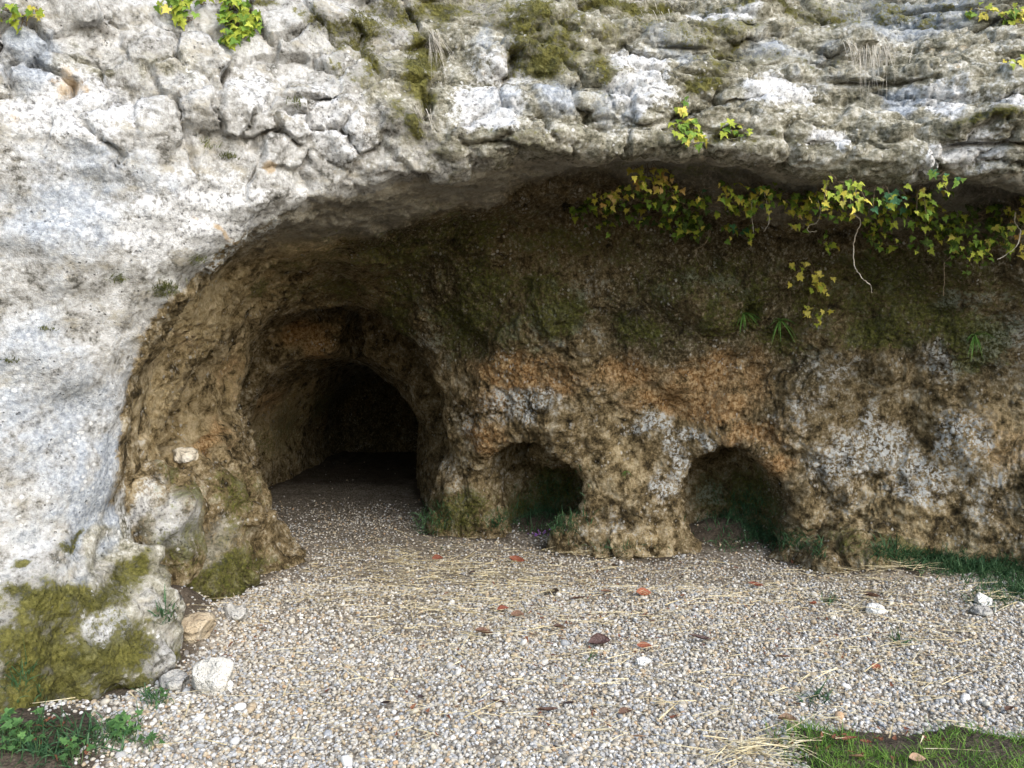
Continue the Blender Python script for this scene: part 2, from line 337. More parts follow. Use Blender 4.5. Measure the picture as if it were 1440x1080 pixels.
stain = sstep(-1.0, 0.3, v[:, 0]) * 0.50 + 0.16 * sstep(2.1, 2.5, v[:, 2]) + blobs([(560, 120, 40, 90, .5), (1000, 90, 150, 60, .6), (1200, 60, 160, 50, .7), (800, 60, 90, 60, .6), (850, 110, 40, 60, .8), (1330, 70, 70, 40, .7), (1000, 200, 300, 20, .75), (1300, 215, 200, 20, .55), (620, 90, 40, 90, .7), (1100, 170, 120, 14, .7), (740, 195, 100, 12, .6), (60, 110, 60, 40, .5), (130, 95, 60, 20, .4), (250, 100, 120, 40, .3), (1420, 90, 60, 60, .5), (100, 900, 140, 120, .75), (150, 830, 70, 60, .7), (200, 900, 50, 80, .8), (40, 1000, 90, 60, .5), (240, 740, 90, 110, .95), (320, 760, 60, 90, .9), (70, 600, 150, 260, .30), (60, 330, 120, 100, .25), (40, 350, 60, 160, .12)])
grey_bed = np.clip(sstep(-0.45, -0.85, N[:, 2]) * sstep(2.0, 2.3, v[:, 2]) * sstep(4.95, 4.6, v[:, 1] + .25 * fbm(v32, 2, 2, 68) - .25 * sstep(.6, 2, v[:, 0])), 0, 1)     # bare grey bed under the overhang

# ------------------------------------------------------------------ joints between blocks of the upper cliff
SEEDS = [(30, 62), (135, 70), (98, 92), (215, 62), (275, 78), (300, 25), (250, 20), (190, 15), (75, 20), (235, 108), (285, 160), (375, 110), (345, 55), (395, 35), (435, 60), (440, 108), (470, 85), (505, 100), (65, 118), (40, 165),
         (95, 175), (130, 135), (185, 115), (160, 160), (215, 165), (335, 165), (340, 215), (390, 215), (370, 180), (420, 175), (455, 160), (470, 215), (425, 145), (430, 130), (515, 190), (550, 130), (300, 245), (250, 240), (530, 45), (480, 30), (560, 90),
         (570, 195), (525, 235), (455, 245), (395, 255), (650, 35), (680, 100), (640, 150), (700, 175), (745, 110), (790, 60), (780, 150), (730, 25), (850, 40), (850, 150), (900, 90), (920, 150), (960, 60), (1030, 40), (1000, 110), (1000, 175),
         (1080, 125), (1130, 160), (1080, 80), (1150, 60), (1170, 120), (1160, 195), (1220, 170), (1240, 90), (1265, 145), (1210, 30), (1300, 60), (1310, 125), (1340, 155), (1330, 195), (1385, 130), (1430, 150), (1400, 85), (1360, 40), (1420, 40), (1380, 200), (1430, 205),
         (1390, 250), (1440, 260), (1060, 195), (1270, 200), (940, 195), (820, 190), (750, 200), (1080, 20), (960, 15), (870, 100), (1500, 60), (1510, 150), (1500, 220), (1600, 60), (1610, 150), (1600, 230), (1700, 100), (1720, 200), (1800, 50), (1820, 160), (-150, 60), (-160, 150), (-240, 100), (-40, 40), (-50, 120), (100, -40), (220, -50), (340, -40), (460, -40), (600, -50), (760, -50), (900, -50), (1050, -50), (1200, -50), (1350, -50)]
sp = np.array([hit(a, max(b, -95))[0][:] for a, b in SEEDS], np.float32)
ppx = 720 + v[:, 0] / v[:, 1] * FPX; ppy = HORIZON - (v[:, 2] - CAM_H) / v[:, 1] * FPX
blocky = (1 - sstep(0.10, 0.26, inner)) * sstep(2.18, 2.42, v[:, 2] + 0.10 * fbm(v32, 2, 2, 71) + 0.20 * sstep(-0.7, -0.2, v[:, 0]) - 0.12 * sstep(-1.2, -2.0, v[:, 0]))
bi = np.where(blocky > 0.01)[0]
wp = v32[bi] + np.stack([fbm(v32[bi], 7, 3, 81), fbm(v32[bi], 7, 3, 82), fbm(v32[bi], 7, 3, 83)], 1) * 0.045
cellA = np.full(len(v), -1, np.int32); dw = np.zeros(len(v), np.float32)
rr = np.random.default_rng(5)
off = rr.normal(0, 0.016, len(sp)); tilt = rr.normal(0, 0.22, (len(sp), 3)).astype(np.float32)
jitter = rr.uniform(0.0, 1.0, len(sp))
for a in range(0, len(bi), 8000):
    s_ = bi[a:a + 8000]; w_ = wp[a:a + 8000]
    cand = np.where((sp[:, 0] > w_[:, 0].min() - 1.6) & (sp[:, 0] < w_[:, 0].max() + 1.6))[0]
    rt = float(np.clip((w_[:, 0].mean() + 0.6) / 0.8, 0, 1))
    df = (w_[:, None, :] - sp[None, cand]) * np.array([1 - .35 * rt, 0.5, 1.25 + 0.75 * rt], np.float32)
    d = np.sqrt((df ** 2).sum(2)); r_ = np.arange(len(d)); o1 = d.argmin(1); d1 = d[r_, o1].copy(); d[r_, o1] = 99; o2 = d.argmin(1); d2 = d[r_, o2]
    o = np.stack([cand[o1], cand[o2]], 1)
    c = o[:, 0]; e = d2 - d1
    pair = (np.minimum(o[:, 0], o[:, 1]) * 131 + np.maximum(o[:, 0], o[:, 1]) * 57) % 97 / 97.0      # each joint open or tight
    opn = 0.42 + 0.95 * pair ** 1.2
    opn = opn * (0.55 + 0.6 * sstep(-0.3, 0.3, pn(w_ * 5, 85)))
    cut = -0.080 * opn * np.exp(-(e / 0.014) ** 2) - 0.010 * opn * np.exp(-e / 0.04)
    body = off[c] + (tilt[c] * (w_ - sp[c])).sum(1) * 0.5
    body = body * sstep(0.0, 0.022, e) * (1 - .5 * rt); cut = cut * (1 - .3 * rt)
    cellA[s_] = c; dw[s_] = (cut + body) * blocky[s_]
# rough relief
face_w = 1 - tufa
rel = np.zeros(len(v), np.float32)
k_ = np.where(face_w > 0.02)[0]; u_ = v32[k_]
rel[k_] = face_w[k_] * (0.016 * fbm(u_, 6, 3, 91) + 0.009 * ridged(u_, 5, 2, 94) + 0.010 * ridged(u_, 19, 3, 92, .65) - 0.014)
smooth_left = sstep(-0.9, -1.5, v[:, 0]) * sstep(2.4, 2.1, v[:, 2]) * face_w
rel *= 1 - 0.7 * smooth_left * sstep(0.3, 0.8, v[:, 2])
k_ = np.where((face_w > 0.02) & (v[:, 0] > -0.5))[0]; u_ = v32[k_] * np.array([.8, 1, 2.8], np.float32)
rel[k_] += face_w[k_] * sstep(-0.5, 0.2, v[k_, 0]) * (0.016 * ridged(u_, 4, 4, 93, .62) - 0.010 + 0.012 * ridged(u_, 14, 2, 95, .7))
bed = u_[:, 2] / 2.8 + 0.05 * v[k_, 0] + 0.07 * pn(v32[k_] * 0.9, 21) + 0.030 * pn(v32[k_] * 3.0, 22) + .010 * pn(v32[k_] * 9, 24)
sw = np.abs((bed / 0.19) % 1.0 - 0.5) * 0.19
gate = sstep(-0.15, 0.2, pn(v32[k_] * np.array([1.3, 1.3, 3], np.float32), 25))
rel[k_] -= face_w[k_] * sstep(-0.5, 0.0, v[k_, 0]) * gate * (0.055 * np.exp(-(sw / 0.010) ** 2) + 0.012 * np.exp(-sw / 0.03))
k_ = np.where(tufa > 0.02)[0]; u_ = v32[k_] * np.array([1, 1, 0.85], np.float32)
u2 = v32[k_] * np.array([.8, .8, 2.2], np.float32); calm = 0.45 + 0.75 * sstep(-.35, .35, pn(v32[k_] * 1.4, 106))
rough_t = 0.016 * ridged(u2, 2.2, 2, 107) + calm * (0.022 * ridged(u_, 4.5, 3, 101) + 0.015 * ridged(u_, 12, 3, 102, 0.7) + 0.013 * pn(u_ * 30, 103) + 0.010 * pn(u_ * 46, 104))
pit = np.clip(pn(v32[k_] * 7, 105) - 0.28, 0, None) * 0.10
rel[k_] += tufa[k_] * (rough_t - pit) * (1 - 0.5 * sstep(7.0, 8.5, v[k_, 1]))
k_ = np.where(moss > 0.1)[0]
rel[k_] += 0.006 * moss[k_] * (1 + fbm(v32[k_], 30, 2, 111))
v = v + N * (rel + dw)[:, None]
N2 = vnormals(v, q)

# ------------------------------------------------------------------ node helpers
class NB:
    def __init__(s, name):
        s.m = bpy.data.materials.new(name); s.m.use_nodes = True; s.t = s.m.node_tree; s.t.nodes.clear()
        s.out = s.t.nodes.new('ShaderNodeOutputMaterial')
    def n(s, typ, **kw):
        x = s.t.nodes.new('ShaderNode' + typ)
        for k, val in kw.items(): setattr(x, k, val)
        return x
    def set(s, sock, val):
        if hasattr(val, 'is_linked') or isinstance(val, bpy.types.NodeSocket): s.t.links.new(val, sock)
        else:
            if isinstance(val, tuple) and len(val) == 3 and sock.type == 'RGBA': val = val + (1,)
            sock.default_value = val
    def coord(s, scale=(1, 1, 1), kind='Object'):
        c = s.n('TexCoord').outputs[kind]
        if scale == (1, 1, 1): return c
        m = s.n('Mapping'); m.inputs['Scale'].default_value = scale; s.set(m.inputs[0], c); return m.outputs[0]
    def noise(s, co, scale, detail=4, rough=0.6, dist=0.0):
        x = s.n('TexNoise'); s.set(x.inputs['Vector'], co); x.inputs['Scale'].default_value = scale
        x.inputs['Detail'].default_value = detail; x.inputs['Roughness'].default_value = rough; x.inputs['Distortion'].default_value = dist
        return x.outputs[0]
    def vor(s, co, scale, feat='F1', out='Distance', rnd=1.0):
        x = s.n('TexVoronoi'); x.feature = feat; s.set(x.inputs['Vector'], co); x.inputs['Scale'].default_value = scale
        x.inputs['Randomness'].default_value = rnd; return x.outputs[out]
    def math(s, op, a, b=0.0, c=None, clamp=False):
        x = s.n('Math', operation=op, use_clamp=clamp); s.set(x.inputs[0], a); s.set(x.inputs[1], b)
        if c is not None: s.set(x.inputs[2], c)
        return x.outputs[0]
    def step(s, a, b, x, lo=0.0, hi=1.0):
        r = s.n('MapRange', interpolation_type='SMOOTHSTEP'); s.set(r.inputs[0], x)
        for i, val in enumerate((a, b, lo, hi)): r.inputs[i + 1].default_value = val
        return r.outputs[0]
    def mix(s, f, a, b, mode='MIX'):
        x = s.n('Mix', data_type='RGBA', blend_type=mode); s.set(x.inputs[0], f); s.set(x.inputs[6], a); s.set(x.inputs[7], b); return x.outputs[2]
    def ramp(s, f, stops, interp='LINEAR'):
        x = s.n('ValToRGB'); x.color_ramp.interpolation = interp; e = x.color_ramp.elements
        while len(e) < len(stops): e.new(0.5)
        for i, (p, c) in enumerate(stops): e[i].position = p; e[i].color = c + (1,)
        s.set(x.inputs[0], f); return x.outputs[0]
    def attr(s, name): return s.n('Attribute', attribute_name=name).outputs['Fac']
    def finish(s, col, rough=0.9, bumps=(), trans=0.0, spec=0.3, sub=None):
        b = s.n('BsdfPrincipled'); s.set(b.inputs['Base Color'], col); s.set(b.inputs['Roughness'], rough); b.inputs['Specular IOR Level'].default_value = spec
        nrm = None
        for hgt, dist, st in bumps:
            k = s.n('Bump'); s.set(k.inputs['Height'], hgt); k.inputs['Distance'].default_value = dist; s.set(k.inputs['Strength'], st)
            if nrm is not None: s.t.links.new(nrm, k.inputs['Normal'])
            nrm = k.outputs[0]
        if nrm is not None: s.t.links.new(nrm, b.inputs['Normal'])
        sh = b.outputs[0]
        if trans:
            t = s.n('BsdfTranslucent'); s.set(t.inputs[0], col); mx = s.n('MixShader'); mx.inputs[0].default_value = trans
            s.t.links.new(sh, mx.inputs[1]); s.t.links.new(t.outputs[0], mx.inputs[2]); sh = mx.outputs[0]
        s.t.links.new(sh, s.out.inputs[0]); return s.m

def rock_material():
    b = NB('limestone_and_tufa'); co = b.coord(); cv = b.coord((1, 1, 0.8)); ch = b.coord((0.6, 1, 1.6))
    big = b.noise(co, 2.2, 5, 0.6); mid = b.noise(co, 9, 6, 0.70); fin = b.noise(co, 42, 6, 0.72); dust = b.noise(co, 150, 3, 0.7)
    str_ = b.noise(cv, 38, 5, 0.80); lay = b.noise(ch, 7, 5, 0.7)
    A = {k: b.attr(k) for k in ('tufa', 'moss', 'orange', 'white', 'patina', 'dark', 'pale', 'grey_bed', 'stain')}
    def patch(att, noi, lo, hi, gain=1.0, amp=1.7):      # mask with a ragged rim
        return b.step(lo, hi, b.math('ADD', b.math('MULTIPLY', att, gain), b.math('MULTIPLY', b.math('SUBTRACT', noi, 0.5), amp)))
    # ---- weathered pale face
    m1 = b.math('ADD', b.math('MULTIPLY', mid, 0.6), b.math('MULTIPLY', fin, 0.4))
    face = b.ramp(m1, [(0.39, (0.085, 0.082, 0.07)), (0.44, (0.27, 0.262, 0.242)), (0.51, (0.44, 0.435, 0.42)), (0.61, (0.65, 0.65, 0.645))])
    face = b.mix(b.math('MULTIPLY', b.step(.50, .68, lay), .8), face, (0.42, 0.39, 0.32))
    sc_ = b.math('ADD', b.math('MULTIPLY', lay, .5), b.math('MULTIPLY', fin, .5))
    face = b.mix(patch(A['stain'], mid, 0.30, 0.62), face, b.ramp(sc_, [(0.38, (0.045, 0.044, 0.030)), (0.46, (0.17, 0.16, 0.115)), (0.53, (0.33, 0.315, 0.255)), (0.62, (0.62, 0.61, 0.57))]))
    wmix = patch(A['white'], b.math('ADD', b.math('MULTIPLY', mid, .6), b.math('MULTIPLY', fin, .4)), 0.36, 0.56)
    face = b.mix(wmix, face, b.ramp(fin, [(0.38, (0.22, 0.22, 0.22)), (0.46, (0.50, 0.50, 0.50)), (0.6, (0.72, 0.725, 0.73))]))
    pmix = patch(A['patina'], mid, 0.25, 0.70, 1.0, 1.1)
    face = b.mix(pmix, face, b.ramp(fin, [(0.37, (0.19, 0.21, 0.24)), (0.52, (0.36, 0.39, 0.43)), (0.66, (0.56, 0.585, 0.61))]))
    spots = b.step(0.30, 0.20, b.math('ADD', b.vor(co, 30), b.math('MULTIPLY', b.math('SUBTRACT', fin, .5), 1.2))); spots = b.math('MULTIPLY', spots, b.step(0.50, 0.62, b.noise(co, 5, 3)))
    face = b.mix(b.math('MULTIPLY', spots, 0.6), face, (0.80, 0.80, 0.79))
    blk = b.math('MULTIPLY', b.step(0.58, 0.66, b.noise(co, 75, 4, .7)), b.step(0.44, 0.60, b.noise(co, 4.5, 5)))
    face = b.mix(b.math('MULTIPLY', blk, 0.75), face, (0.13, 0.13, 0.125))
    pits = b.math('MULTIPLY', b.step(.20, .06, b.vor(co, 34)), b.step(.5, .62, b.noise(co, 7, 3)))
    och = patch(A['orange'], mid, 0.35, 0.7)
    face = b.mix(b.math('MULTIPLY', och, 0.7), face, (0.50, 0.36, 0.20))
    # ---- porous crust of the shelter
    crust = b.ramp(b.math('ADD', b.math('MULTIPLY', str_, 0.42), b.math('MULTIPLY', mid, 0.58)),
                   [(0.39, (0.026, 0.020, 0.010)), (0.455, (0.12, 0.088, 0.042)), (0.525, (0.30, 0.23, 0.125)), (0.62, (0.62, 0.56, 0.44))])
    warm = b.ramp(b.math('ADD', b.math('MULTIPLY', str_, 0.45), b.math('MULTIPLY', mid, 0.55)), [(0.38, (0.14, 0.095, 0.042)), (0.47, (0.42, 0.32, 0.165)), (0.61, (0.72, 0.60, 0.40))])
    crust = b.mix(patch(A['pale'], mid, 0.2, 0.75), crust, warm)
    crust = b.mix(b.math('MULTIPLY', patch(A['orange'], b.math('ADD', b.math('MULTIPLY', mid, .6), b.math('MULTIPLY', str_, .4)), 0.20, 0.75, 1.0, 2.2), 0.82), crust, b.ramp(str_, [(0.38, (0.09, 0.045, 0.014)), (0.48, (0.40, 0.215, 0.080)), (0.62, (0.70, 0.52, 0.30))]))
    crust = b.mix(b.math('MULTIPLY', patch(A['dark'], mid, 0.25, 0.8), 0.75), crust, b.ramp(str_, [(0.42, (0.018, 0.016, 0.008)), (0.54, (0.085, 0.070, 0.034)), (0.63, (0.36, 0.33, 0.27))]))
    crust = b.mix(b.math('MULTIPLY', A['grey_bed'], 0.8), crust, b.ramp(b.math('ADD', b.math('MULTIPLY', lay, .6), b.math('MULTIPLY', fin, .4)), [(0.35, (0.15, 0.14, 0.11)), (0.50, (0.42, 0.39, 0.32)), (0.64, (0.64, 0.61, 0.53))]))
    lich = b.math('MULTIPLY', patch(A['white'], mid, 0.3, 0.75), b.step(0.47, 0.54, fin))
    crust = b.mix(b.math('MULTIPLY', lich, 0.95), crust, (0.74, 0.76, 0.76))
    vw_ = b.n('VectorMath', operation='ADD'); b.set(vw_.inputs[0], b.coord((1, 1, .72))); dn = b.n('TexNoise'); dn.inputs['Scale'].default_value = 40; b.set(dn.inputs['Vector'], co)
    dsc = b.n('VectorMath', operation='SCALE'); b.set(dsc.inputs[0], dn.outputs['Color']); dsc.inputs['Scale'].default_value = .018; b.set(vw_.inputs[1], dsc.outputs[0])
    vx = b.n('TexVoronoi'); vx.inputs['Scale'].default_value = 46; b.set(vx.inputs['Vector'], vw_.outputs[0])
    fl_r = b.n('SeparateColor'); b.set(fl_r.inputs[0], vx.outputs['Color'])
    fleck = b.math('MULTIPLY', b.step(0.66, 0.72, b.math('ADD', fl_r.outputs[0], b.math('MULTIPLY', b.math('SUBTRACT', b.noise(co, 3.3, 4, .65), .5), 2.0))), b.step(0.55, 0.30, vx.outputs['Distance']))
    fleck = b.math('MULTIPLY', b.math('MULTIPLY', fleck, b.step(.50, .60, b.noise(co, 6, 5, .72))), b.math('SUBTRACT', 1.0, A['grey_bed']))
    crust = b.mix(b.math('MULTIPLY', fleck, 0.85), crust, b.ramp(fl_r.outputs[1], [(0.0, (0.30, 0.27, 0.21)), (0.6, (0.50, 0.47, 0.41)), (1.0, (0.72, 0.71, 0.68))]))
    holes = b.math('MULTIPLY', b.step(0.70, 0.76, fl_r.outputs[2]), b.step(0.6, 0.3, vx.outputs['Distance']))
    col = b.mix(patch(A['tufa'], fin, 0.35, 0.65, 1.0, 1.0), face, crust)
    # ---- moss
    mossc = b.ramp(b.math('ADD', b.math('MULTIPLY', fin, 0.5), b.math('MULTIPLY', mid, 0.5)), [(0.38, (0.020, 0.021, 0.005)), (0.48, (0.062, 0.060, 0.010)), (0.62, (0.15, 0.14, 0.030))])
    mossg = b.mix(A['tufa'], mossc, b.ramp(fin, [(0.38, (0.016, 0.022, 0.004)), (0.54, (0.08, 0.095, 0.014)), (0.68, (0.20, 0.21, 0.045))]))
    mm = patch(A['moss'], b.math('ADD', b.math('MULTIPLY', mid, 0.5), b.math('MULTIPLY', fin, 0.5)), 0.28, 0.66, 1.0, 2.4)
    col = b.mix(b.math('MULTIPLY', mm, b.math('SUBTRACT', 0.95, b.math('MULTIPLY', A['tufa'], 0.22))), col, mossg)
    bumpH = b.math('ADD', b.math('MULTIPLY', mid, 0.5), b.math('ADD', b.math('MULTIPLY', fin, 0.5), b.math('MULTIPLY', dust, 0.25)))
    return b.finish(col, 0.92, [(bumpH, 0.045, b.math('ADD', 0.65, b.math('MULTIPLY', A['tufa'], 0.35))), (str_, 0.05, b.math('MULTIPLY', A['tufa'], 0.8)), (b.math('SUBTRACT', fleck, holes), 0.010, b.math('MULTIPLY', A['tufa'], 0.6)),
                                (b.vor(co, 48), 0.012, b.math('MULTIPLY', mm, 0.8)), (b.math('MULTIPLY', pits, -1.0), .02, b.math('SUBTRACT', 1.0, A['tufa']))], spec=0.2)
M_ROCK = rock_material()

def np_mesh(name, verts, faces, mat, parent=None, smooth=True, attrs=None, normals=None, cls=None):
    faces = np.asarray(faces, np.int32); k = faces.shape[1]; n = len(faces)
    me = bpy.data.meshes.new(name)
    me.vertices.add(len(verts)); me.vertices.foreach_set('co', np.asarray(verts, np.float32).ravel())
    me.loops.add(n * k); me.loops.foreach_set('vertex_index', faces.ravel())
    me.polygons.add(n); me.polygons.foreach_set('loop_start', np.arange(0, n * k, k, dtype=np.int32))
    me.update(calc_edges=True)
    if smooth: me.polygons.foreach_set('use_smooth', np.ones(n, bool))
    for a, val in (attrs or {}).items():
        l = me.attributes.new(a, 'FLOAT', 'POINT'); l.data.foreach_set('value', np.asarray(val, np.float32))
    if normals is not None: me.normals_split_custom_set_from_vertices(np.asarray(normals, np.float32))
    for m in (mat if isinstance(mat, (list, tuple)) else [mat]): me.materials.append(m)
    o = bpy.data.objects.new(name, me); C.objects.link(o)
    if parent: o.parent = parent
    return o
def tag(o, label=None, cat=None, group=None, kind=None):
    if label: o['label'] = label
    if cat: o['category'] = cat
    if group: o['group'] = group
    if kind: o['kind'] = kind
    return o
def empty(name, loc=(0, 0, 0), rot=(0, 0, 0)):
    o = bpy.data.objects.new(name, None); C.objects.link(o); o.location = loc; o.rotation_euler = rot; o.empty_display_size = 0.05; return o

# ------------------------------------------------------------------ split the cliff into its parts
fc = v[q].mean(1); fin_ = inner[q].mean(1); ft = tufa[q].mean(1)
cell_f = cellA[q[:, 0]]; blk_f = blocky[q].mean(1)
zone = np.zeros(len(q), np.int32)                     # 0 weathered face
x_, y_, z_ = fc[:, 0], fc[:, 1], fc[:, 2]
zone[(ft > 0.5)] = 1                                  # shelter wall
zone[(ft > 0.5) & (N[q].mean(1)[:, 2] < -0.55) & (z_ > 2.0) & (x_ > -0.9)] = 2    # underside of the overhang
zone[(ft > 0.5) & (x_ < -0.75) & (y_ > 6.45)] = 3     # passage
zone[(ft > 0.5) & (x_ < -1.2) & (y_ < 6.45)] = 4      # flank beside the passage
zone[(ft > 0.5) & (((x_ - 0.27) / 0.45) ** 2 + ((z_ - 0.36) / 0.56) ** 2 < 1) & (y_ > 6.32)] = 5
zone[(ft > 0.5) & (((x_ - 1.68) / 0.43) ** 2 + ((z_ - 0.36) / 0.50) ** 2 < 1) & (y_ > 5.95)] = 6
zone = np.where((blk_f > 0.5) & (ft <= 0.5), 100 + cell_f, zone)
cliff = tag(empty('limestone_cliff'), 'pale limestone cliff with an overhang, an arched passage and hollows at its foot', 'cliff', kind='structure')
ATT = dict(tufa=tufa, moss=moss, orange=orange, white=white, patina=patina, dark=dark, pale=pale, grey_bed=grey_bed, stain=stain)
ZN = {0: ('weathered_face', 'smooth pale grey rock face with lichen and mossy foot'), 1: ('shelter_wall', 'brown porous back wall with orange and mossy stains'),
      2: ('overhang_underside', 'grey bedded underside of the overhang'), 3: ('arched_passage', 'dark arched passage into the rock'),
      4: ('passage_flank', 'tan rock flank curving into the passage'), 5: ('hollow', 'shallow dark hollow at the foot of the wall'), 6: ('hollow', 'small round arched hollow with a white crusted rim')}
for zid in np.unique(zone):
    f = q[zone == zid]; us = np.unique(f); rm = np.zeros(len(v), np.int32); rm[us] = np.arange(len(us))
    nm, lb = ZN.get(int(zid), ('rock_block', None))
    o = np_mesh(nm, v[us], rm[f], M_ROCK, cliff, True, {k: a[us] for k, a in ATT.items()}, N2[us])
    if lb: o['label'] = lb
us = np.unique(FARQ); rm = np.zeros(len(V), np.int32); rm[us] = np.arange(len(us))
o = np_mesh('cliff_body', V[us], rm[FARQ], M_ROCK, cliff, attrs={'tufa': sstep(.07, .26, V[us, 1] - FACE(V[us, 0], np.clip(V[us, 2], -.5, 4))), 'stain': np.full(len(us), .5), 'dark': np.full(len(us), .3)})

# exact hits on the finished rock from here on
bpy.context.view_layer.update(); _dg = bpy.context.evaluated_depsgraph_get()
TREES = [BVHTree.FromObject(c, _dg) for c in cliff.children if c.name != 'cliff_body']
def hit(px, py):
    d = Vector(((px - 720) / FPX, 1, -(py - HORIZON) / FPX)).normalized(); best = None
    for t in TREES:
        r = t.ray_cast(CAM, d)
        if r[0] is not None and (best is None or r[3] < best[3]): best = r
    if best is None: return Vector(W(px, py, 6.0)), Vector((0, -1, 0))
    n = best[1]
    return best[0], (-n if n.dot(d) > 0 else n)
# ------------------------------------------------------------------ ground
def soilmask(p):
    p = np.asarray(p, np.float32); n = 0.16 * fbm(p, 3, 3, 211)
    s1 = np.exp(-(((p[:, 0] + 1.80) / 0.26) ** 2 + ((p[:, 1] - 4.25) / 0.4) ** 2)) * 0.85
    s2 = sstep(-1.42, -1.66, p[:, 0] + n) * sstep(3.42, 3.15, p[:, 1] + n)
    s3 = sstep(7.3, 10.5, p[:, 1] + 2 * n) * .8
    s4 = sstep(1.0, 1.12, p[:, 0] + n * .5) * sstep(3.20, 3.08, p[:, 1] + n * .6)
    s5 = sstep(2.3, 2.7, p[:, 0] + n) * sstep(5.15, 5.35, p[:, 1] + n)
    s6 = np.exp(-(((p[:, 0] - .27) / 0.42) ** 2 + ((p[:, 1] - 6.9) / 0.42) ** 2)) + np.exp(-(((p[:, 0] - 1.7) / 0.42) ** 2 + ((p[:, 1] - 6.35) / 0.42) ** 2))
    return np.clip(np.max([s1, s2, s3, s4, s5, s6], 0), 0, 1)
def gh(x, y):                     # height of the ground
    p = np.stack([np.asarray(x, float), np.asarray(y, float), np.zeros_like(np.asarray(x, float))], 1)
    z = 0.018 * pn(p * 1.1, 201) + 0.010 * pn(p * 3.1, 202)
    z += 0.26 * np.exp(-(((p[:, 0] + 1.80) / 0.22) ** 2 + ((p[:, 1] - 4.25) / 0.26) ** 2))     # earth heap in the gap on the left
    z += 0.10 * np.exp(-(((p[:, 0] + 2.1) / 0.5) ** 2 + ((p[:, 1] - 3.1) / 0.25) ** 2))
    z += 0.05 * np.exp(-(((p[:, 0] - 2.9) / 0.8) ** 2 + ((p[:, 1] - 5.35) / 0.25) ** 2))
    z += 0.10 * np.exp(-(((p[:, 0] - .27) / 0.34) ** 2 + ((p[:, 1] - 7.0) / 0.30) ** 2)) + 0.14 * np.exp(-(((p[:, 0] - 1.7) / 0.36) ** 2 + ((p[:, 1] - 6.5) / 0.30) ** 2))
    z += soilmask(p) * (0.020 * ridged(p.astype(np.float32), 7, 3, 205) + 0.006)
    return z
_lx = np.arange(-4.3, 5.0, 0.03); _ly = np.arange(2.3, 12.7, 0.03)
_lg = gh(*[a.ravel() for a in np.meshgrid(_lx, _ly, indexing='ij')]).reshape(len(_lx), len(_ly)); _lt = _lg.tolist()
def gz(x, y):                     # the same height, read from a table
    a = min(max((x + 4.3) / 0.03, 0), len(_lx) - 2.001); b_ = min(max((y - 2.3) / 0.03, 0), len(_ly) - 2.001); i, j = int(a), int(b_); a -= i; b_ -= j
    return (_lt[i][j] * (1 - a) + _lt[i + 1][j] * a) * (1 - b_) + (_lt[i][j + 1] * (1 - a) + _lt[i + 1][j + 1] * a) * b_
def G(px, py):                    # where the ground shows at that pixel
    d = CAM_H * FPX / (py - HORIZON)
    if px < 430 and py < 1010:    # walk along the sight line where the earth heap rises
        d *= 0.72
        while CAM_H - (py - HORIZON) / FPX * d > gz((px - 720) / FPX * d, d) and d < 12: d += 0.01
        x = (px - 720) / FPX * d
        return Vector((x, d, gz(x, d)))
    for _ in range(6): d = (CAM_H - gz((px - 720) / FPX * d, d)) * FPX / (py - HORIZON)
    x = (px - 720) / FPX * d
    return Vector((x, d, gz(x, d)))
def proj(p): return 720 + p[0] / p[1] * FPX, HORIZON - (p[2] - CAM_H) / p[1] * FPX
gxs = np.concatenate([[-80, -40, -20, -10, -6], np.arange(-4.2, 4.9, 0.03), [6, 10, 20, 40, 80]])
gys = np.concatenate([[-80, -40, -20, -10, -4, 0, 1.5], np.arange(2.4, 12.6, 0.03), [14, 18, 30, 80]])
GX, GY = np.meshgrid(gxs, gys, indexing='ij'); gv = np.stack([GX.ravel(), GY.ravel(), gh(GX.ravel(), GY.ravel())], 1)
nx_, ny_ = len(gxs), len(gys); ii = (np.arange(nx_ - 1)[:, None] * ny_ + np.arange(ny_ - 1)[None]).ravel()
gq = np.stack([ii, ii + ny_, ii + ny_ + 1, ii + 1], 1)
def ground_material():
    b = NB('grit_and_earth'); co = b.coord()
    v1 = b.vor(co, 55, out='Color'); n1 = b.noise(co, 6, 6); n2 = b.noise(co, 60, 4, .7)
    grit = b.ramp(b.math('ADD', b.math('MULTIPLY', v1, .6), b.math('MULTIPLY', n1, .4)), [(0.2, (0.11, 0.09, 0.066)), (0.5, (0.25, 0.215, 0.17)), (0.8, (0.45, 0.41, 0.355))])
    soil = b.ramp(b.math('ADD', b.math('MULTIPLY', n2, .6), b.math('MULTIPLY', n1, .4)), [(0.35, (0.035, 0.028, 0.02)), (0.55, (0.10, 0.08, 0.06)), (0.7, (0.20, 0.17, 0.13))])
    m = b.step(0.35, 0.65, b.math('ADD', b.attr('soil'), b.math('MULTIPLY', b.math('SUBTRACT', n2, .5), .6)))
    return b.finish(b.mix(m, grit, soil), 0.95, [(b.vor(co, 55), 0.012, 0.8), (n2, 0.03, 0.7)], spec=0.15)
ground = np_mesh('ground', gv, gq, ground_material(), attrs={'soil': np.maximum(soilmask(gv), .62 * sstep(.25, .03, sdf(gv + np.array([0, 0, .05]))) * (np.abs(gv[:, 0]) < 4) * (gv[:, 1] > 2.4) * (gv[:, 1] < 12))})
tag(ground, 'earth and gravel floor in front of and inside the rock shelter', 'ground', kind='structure')

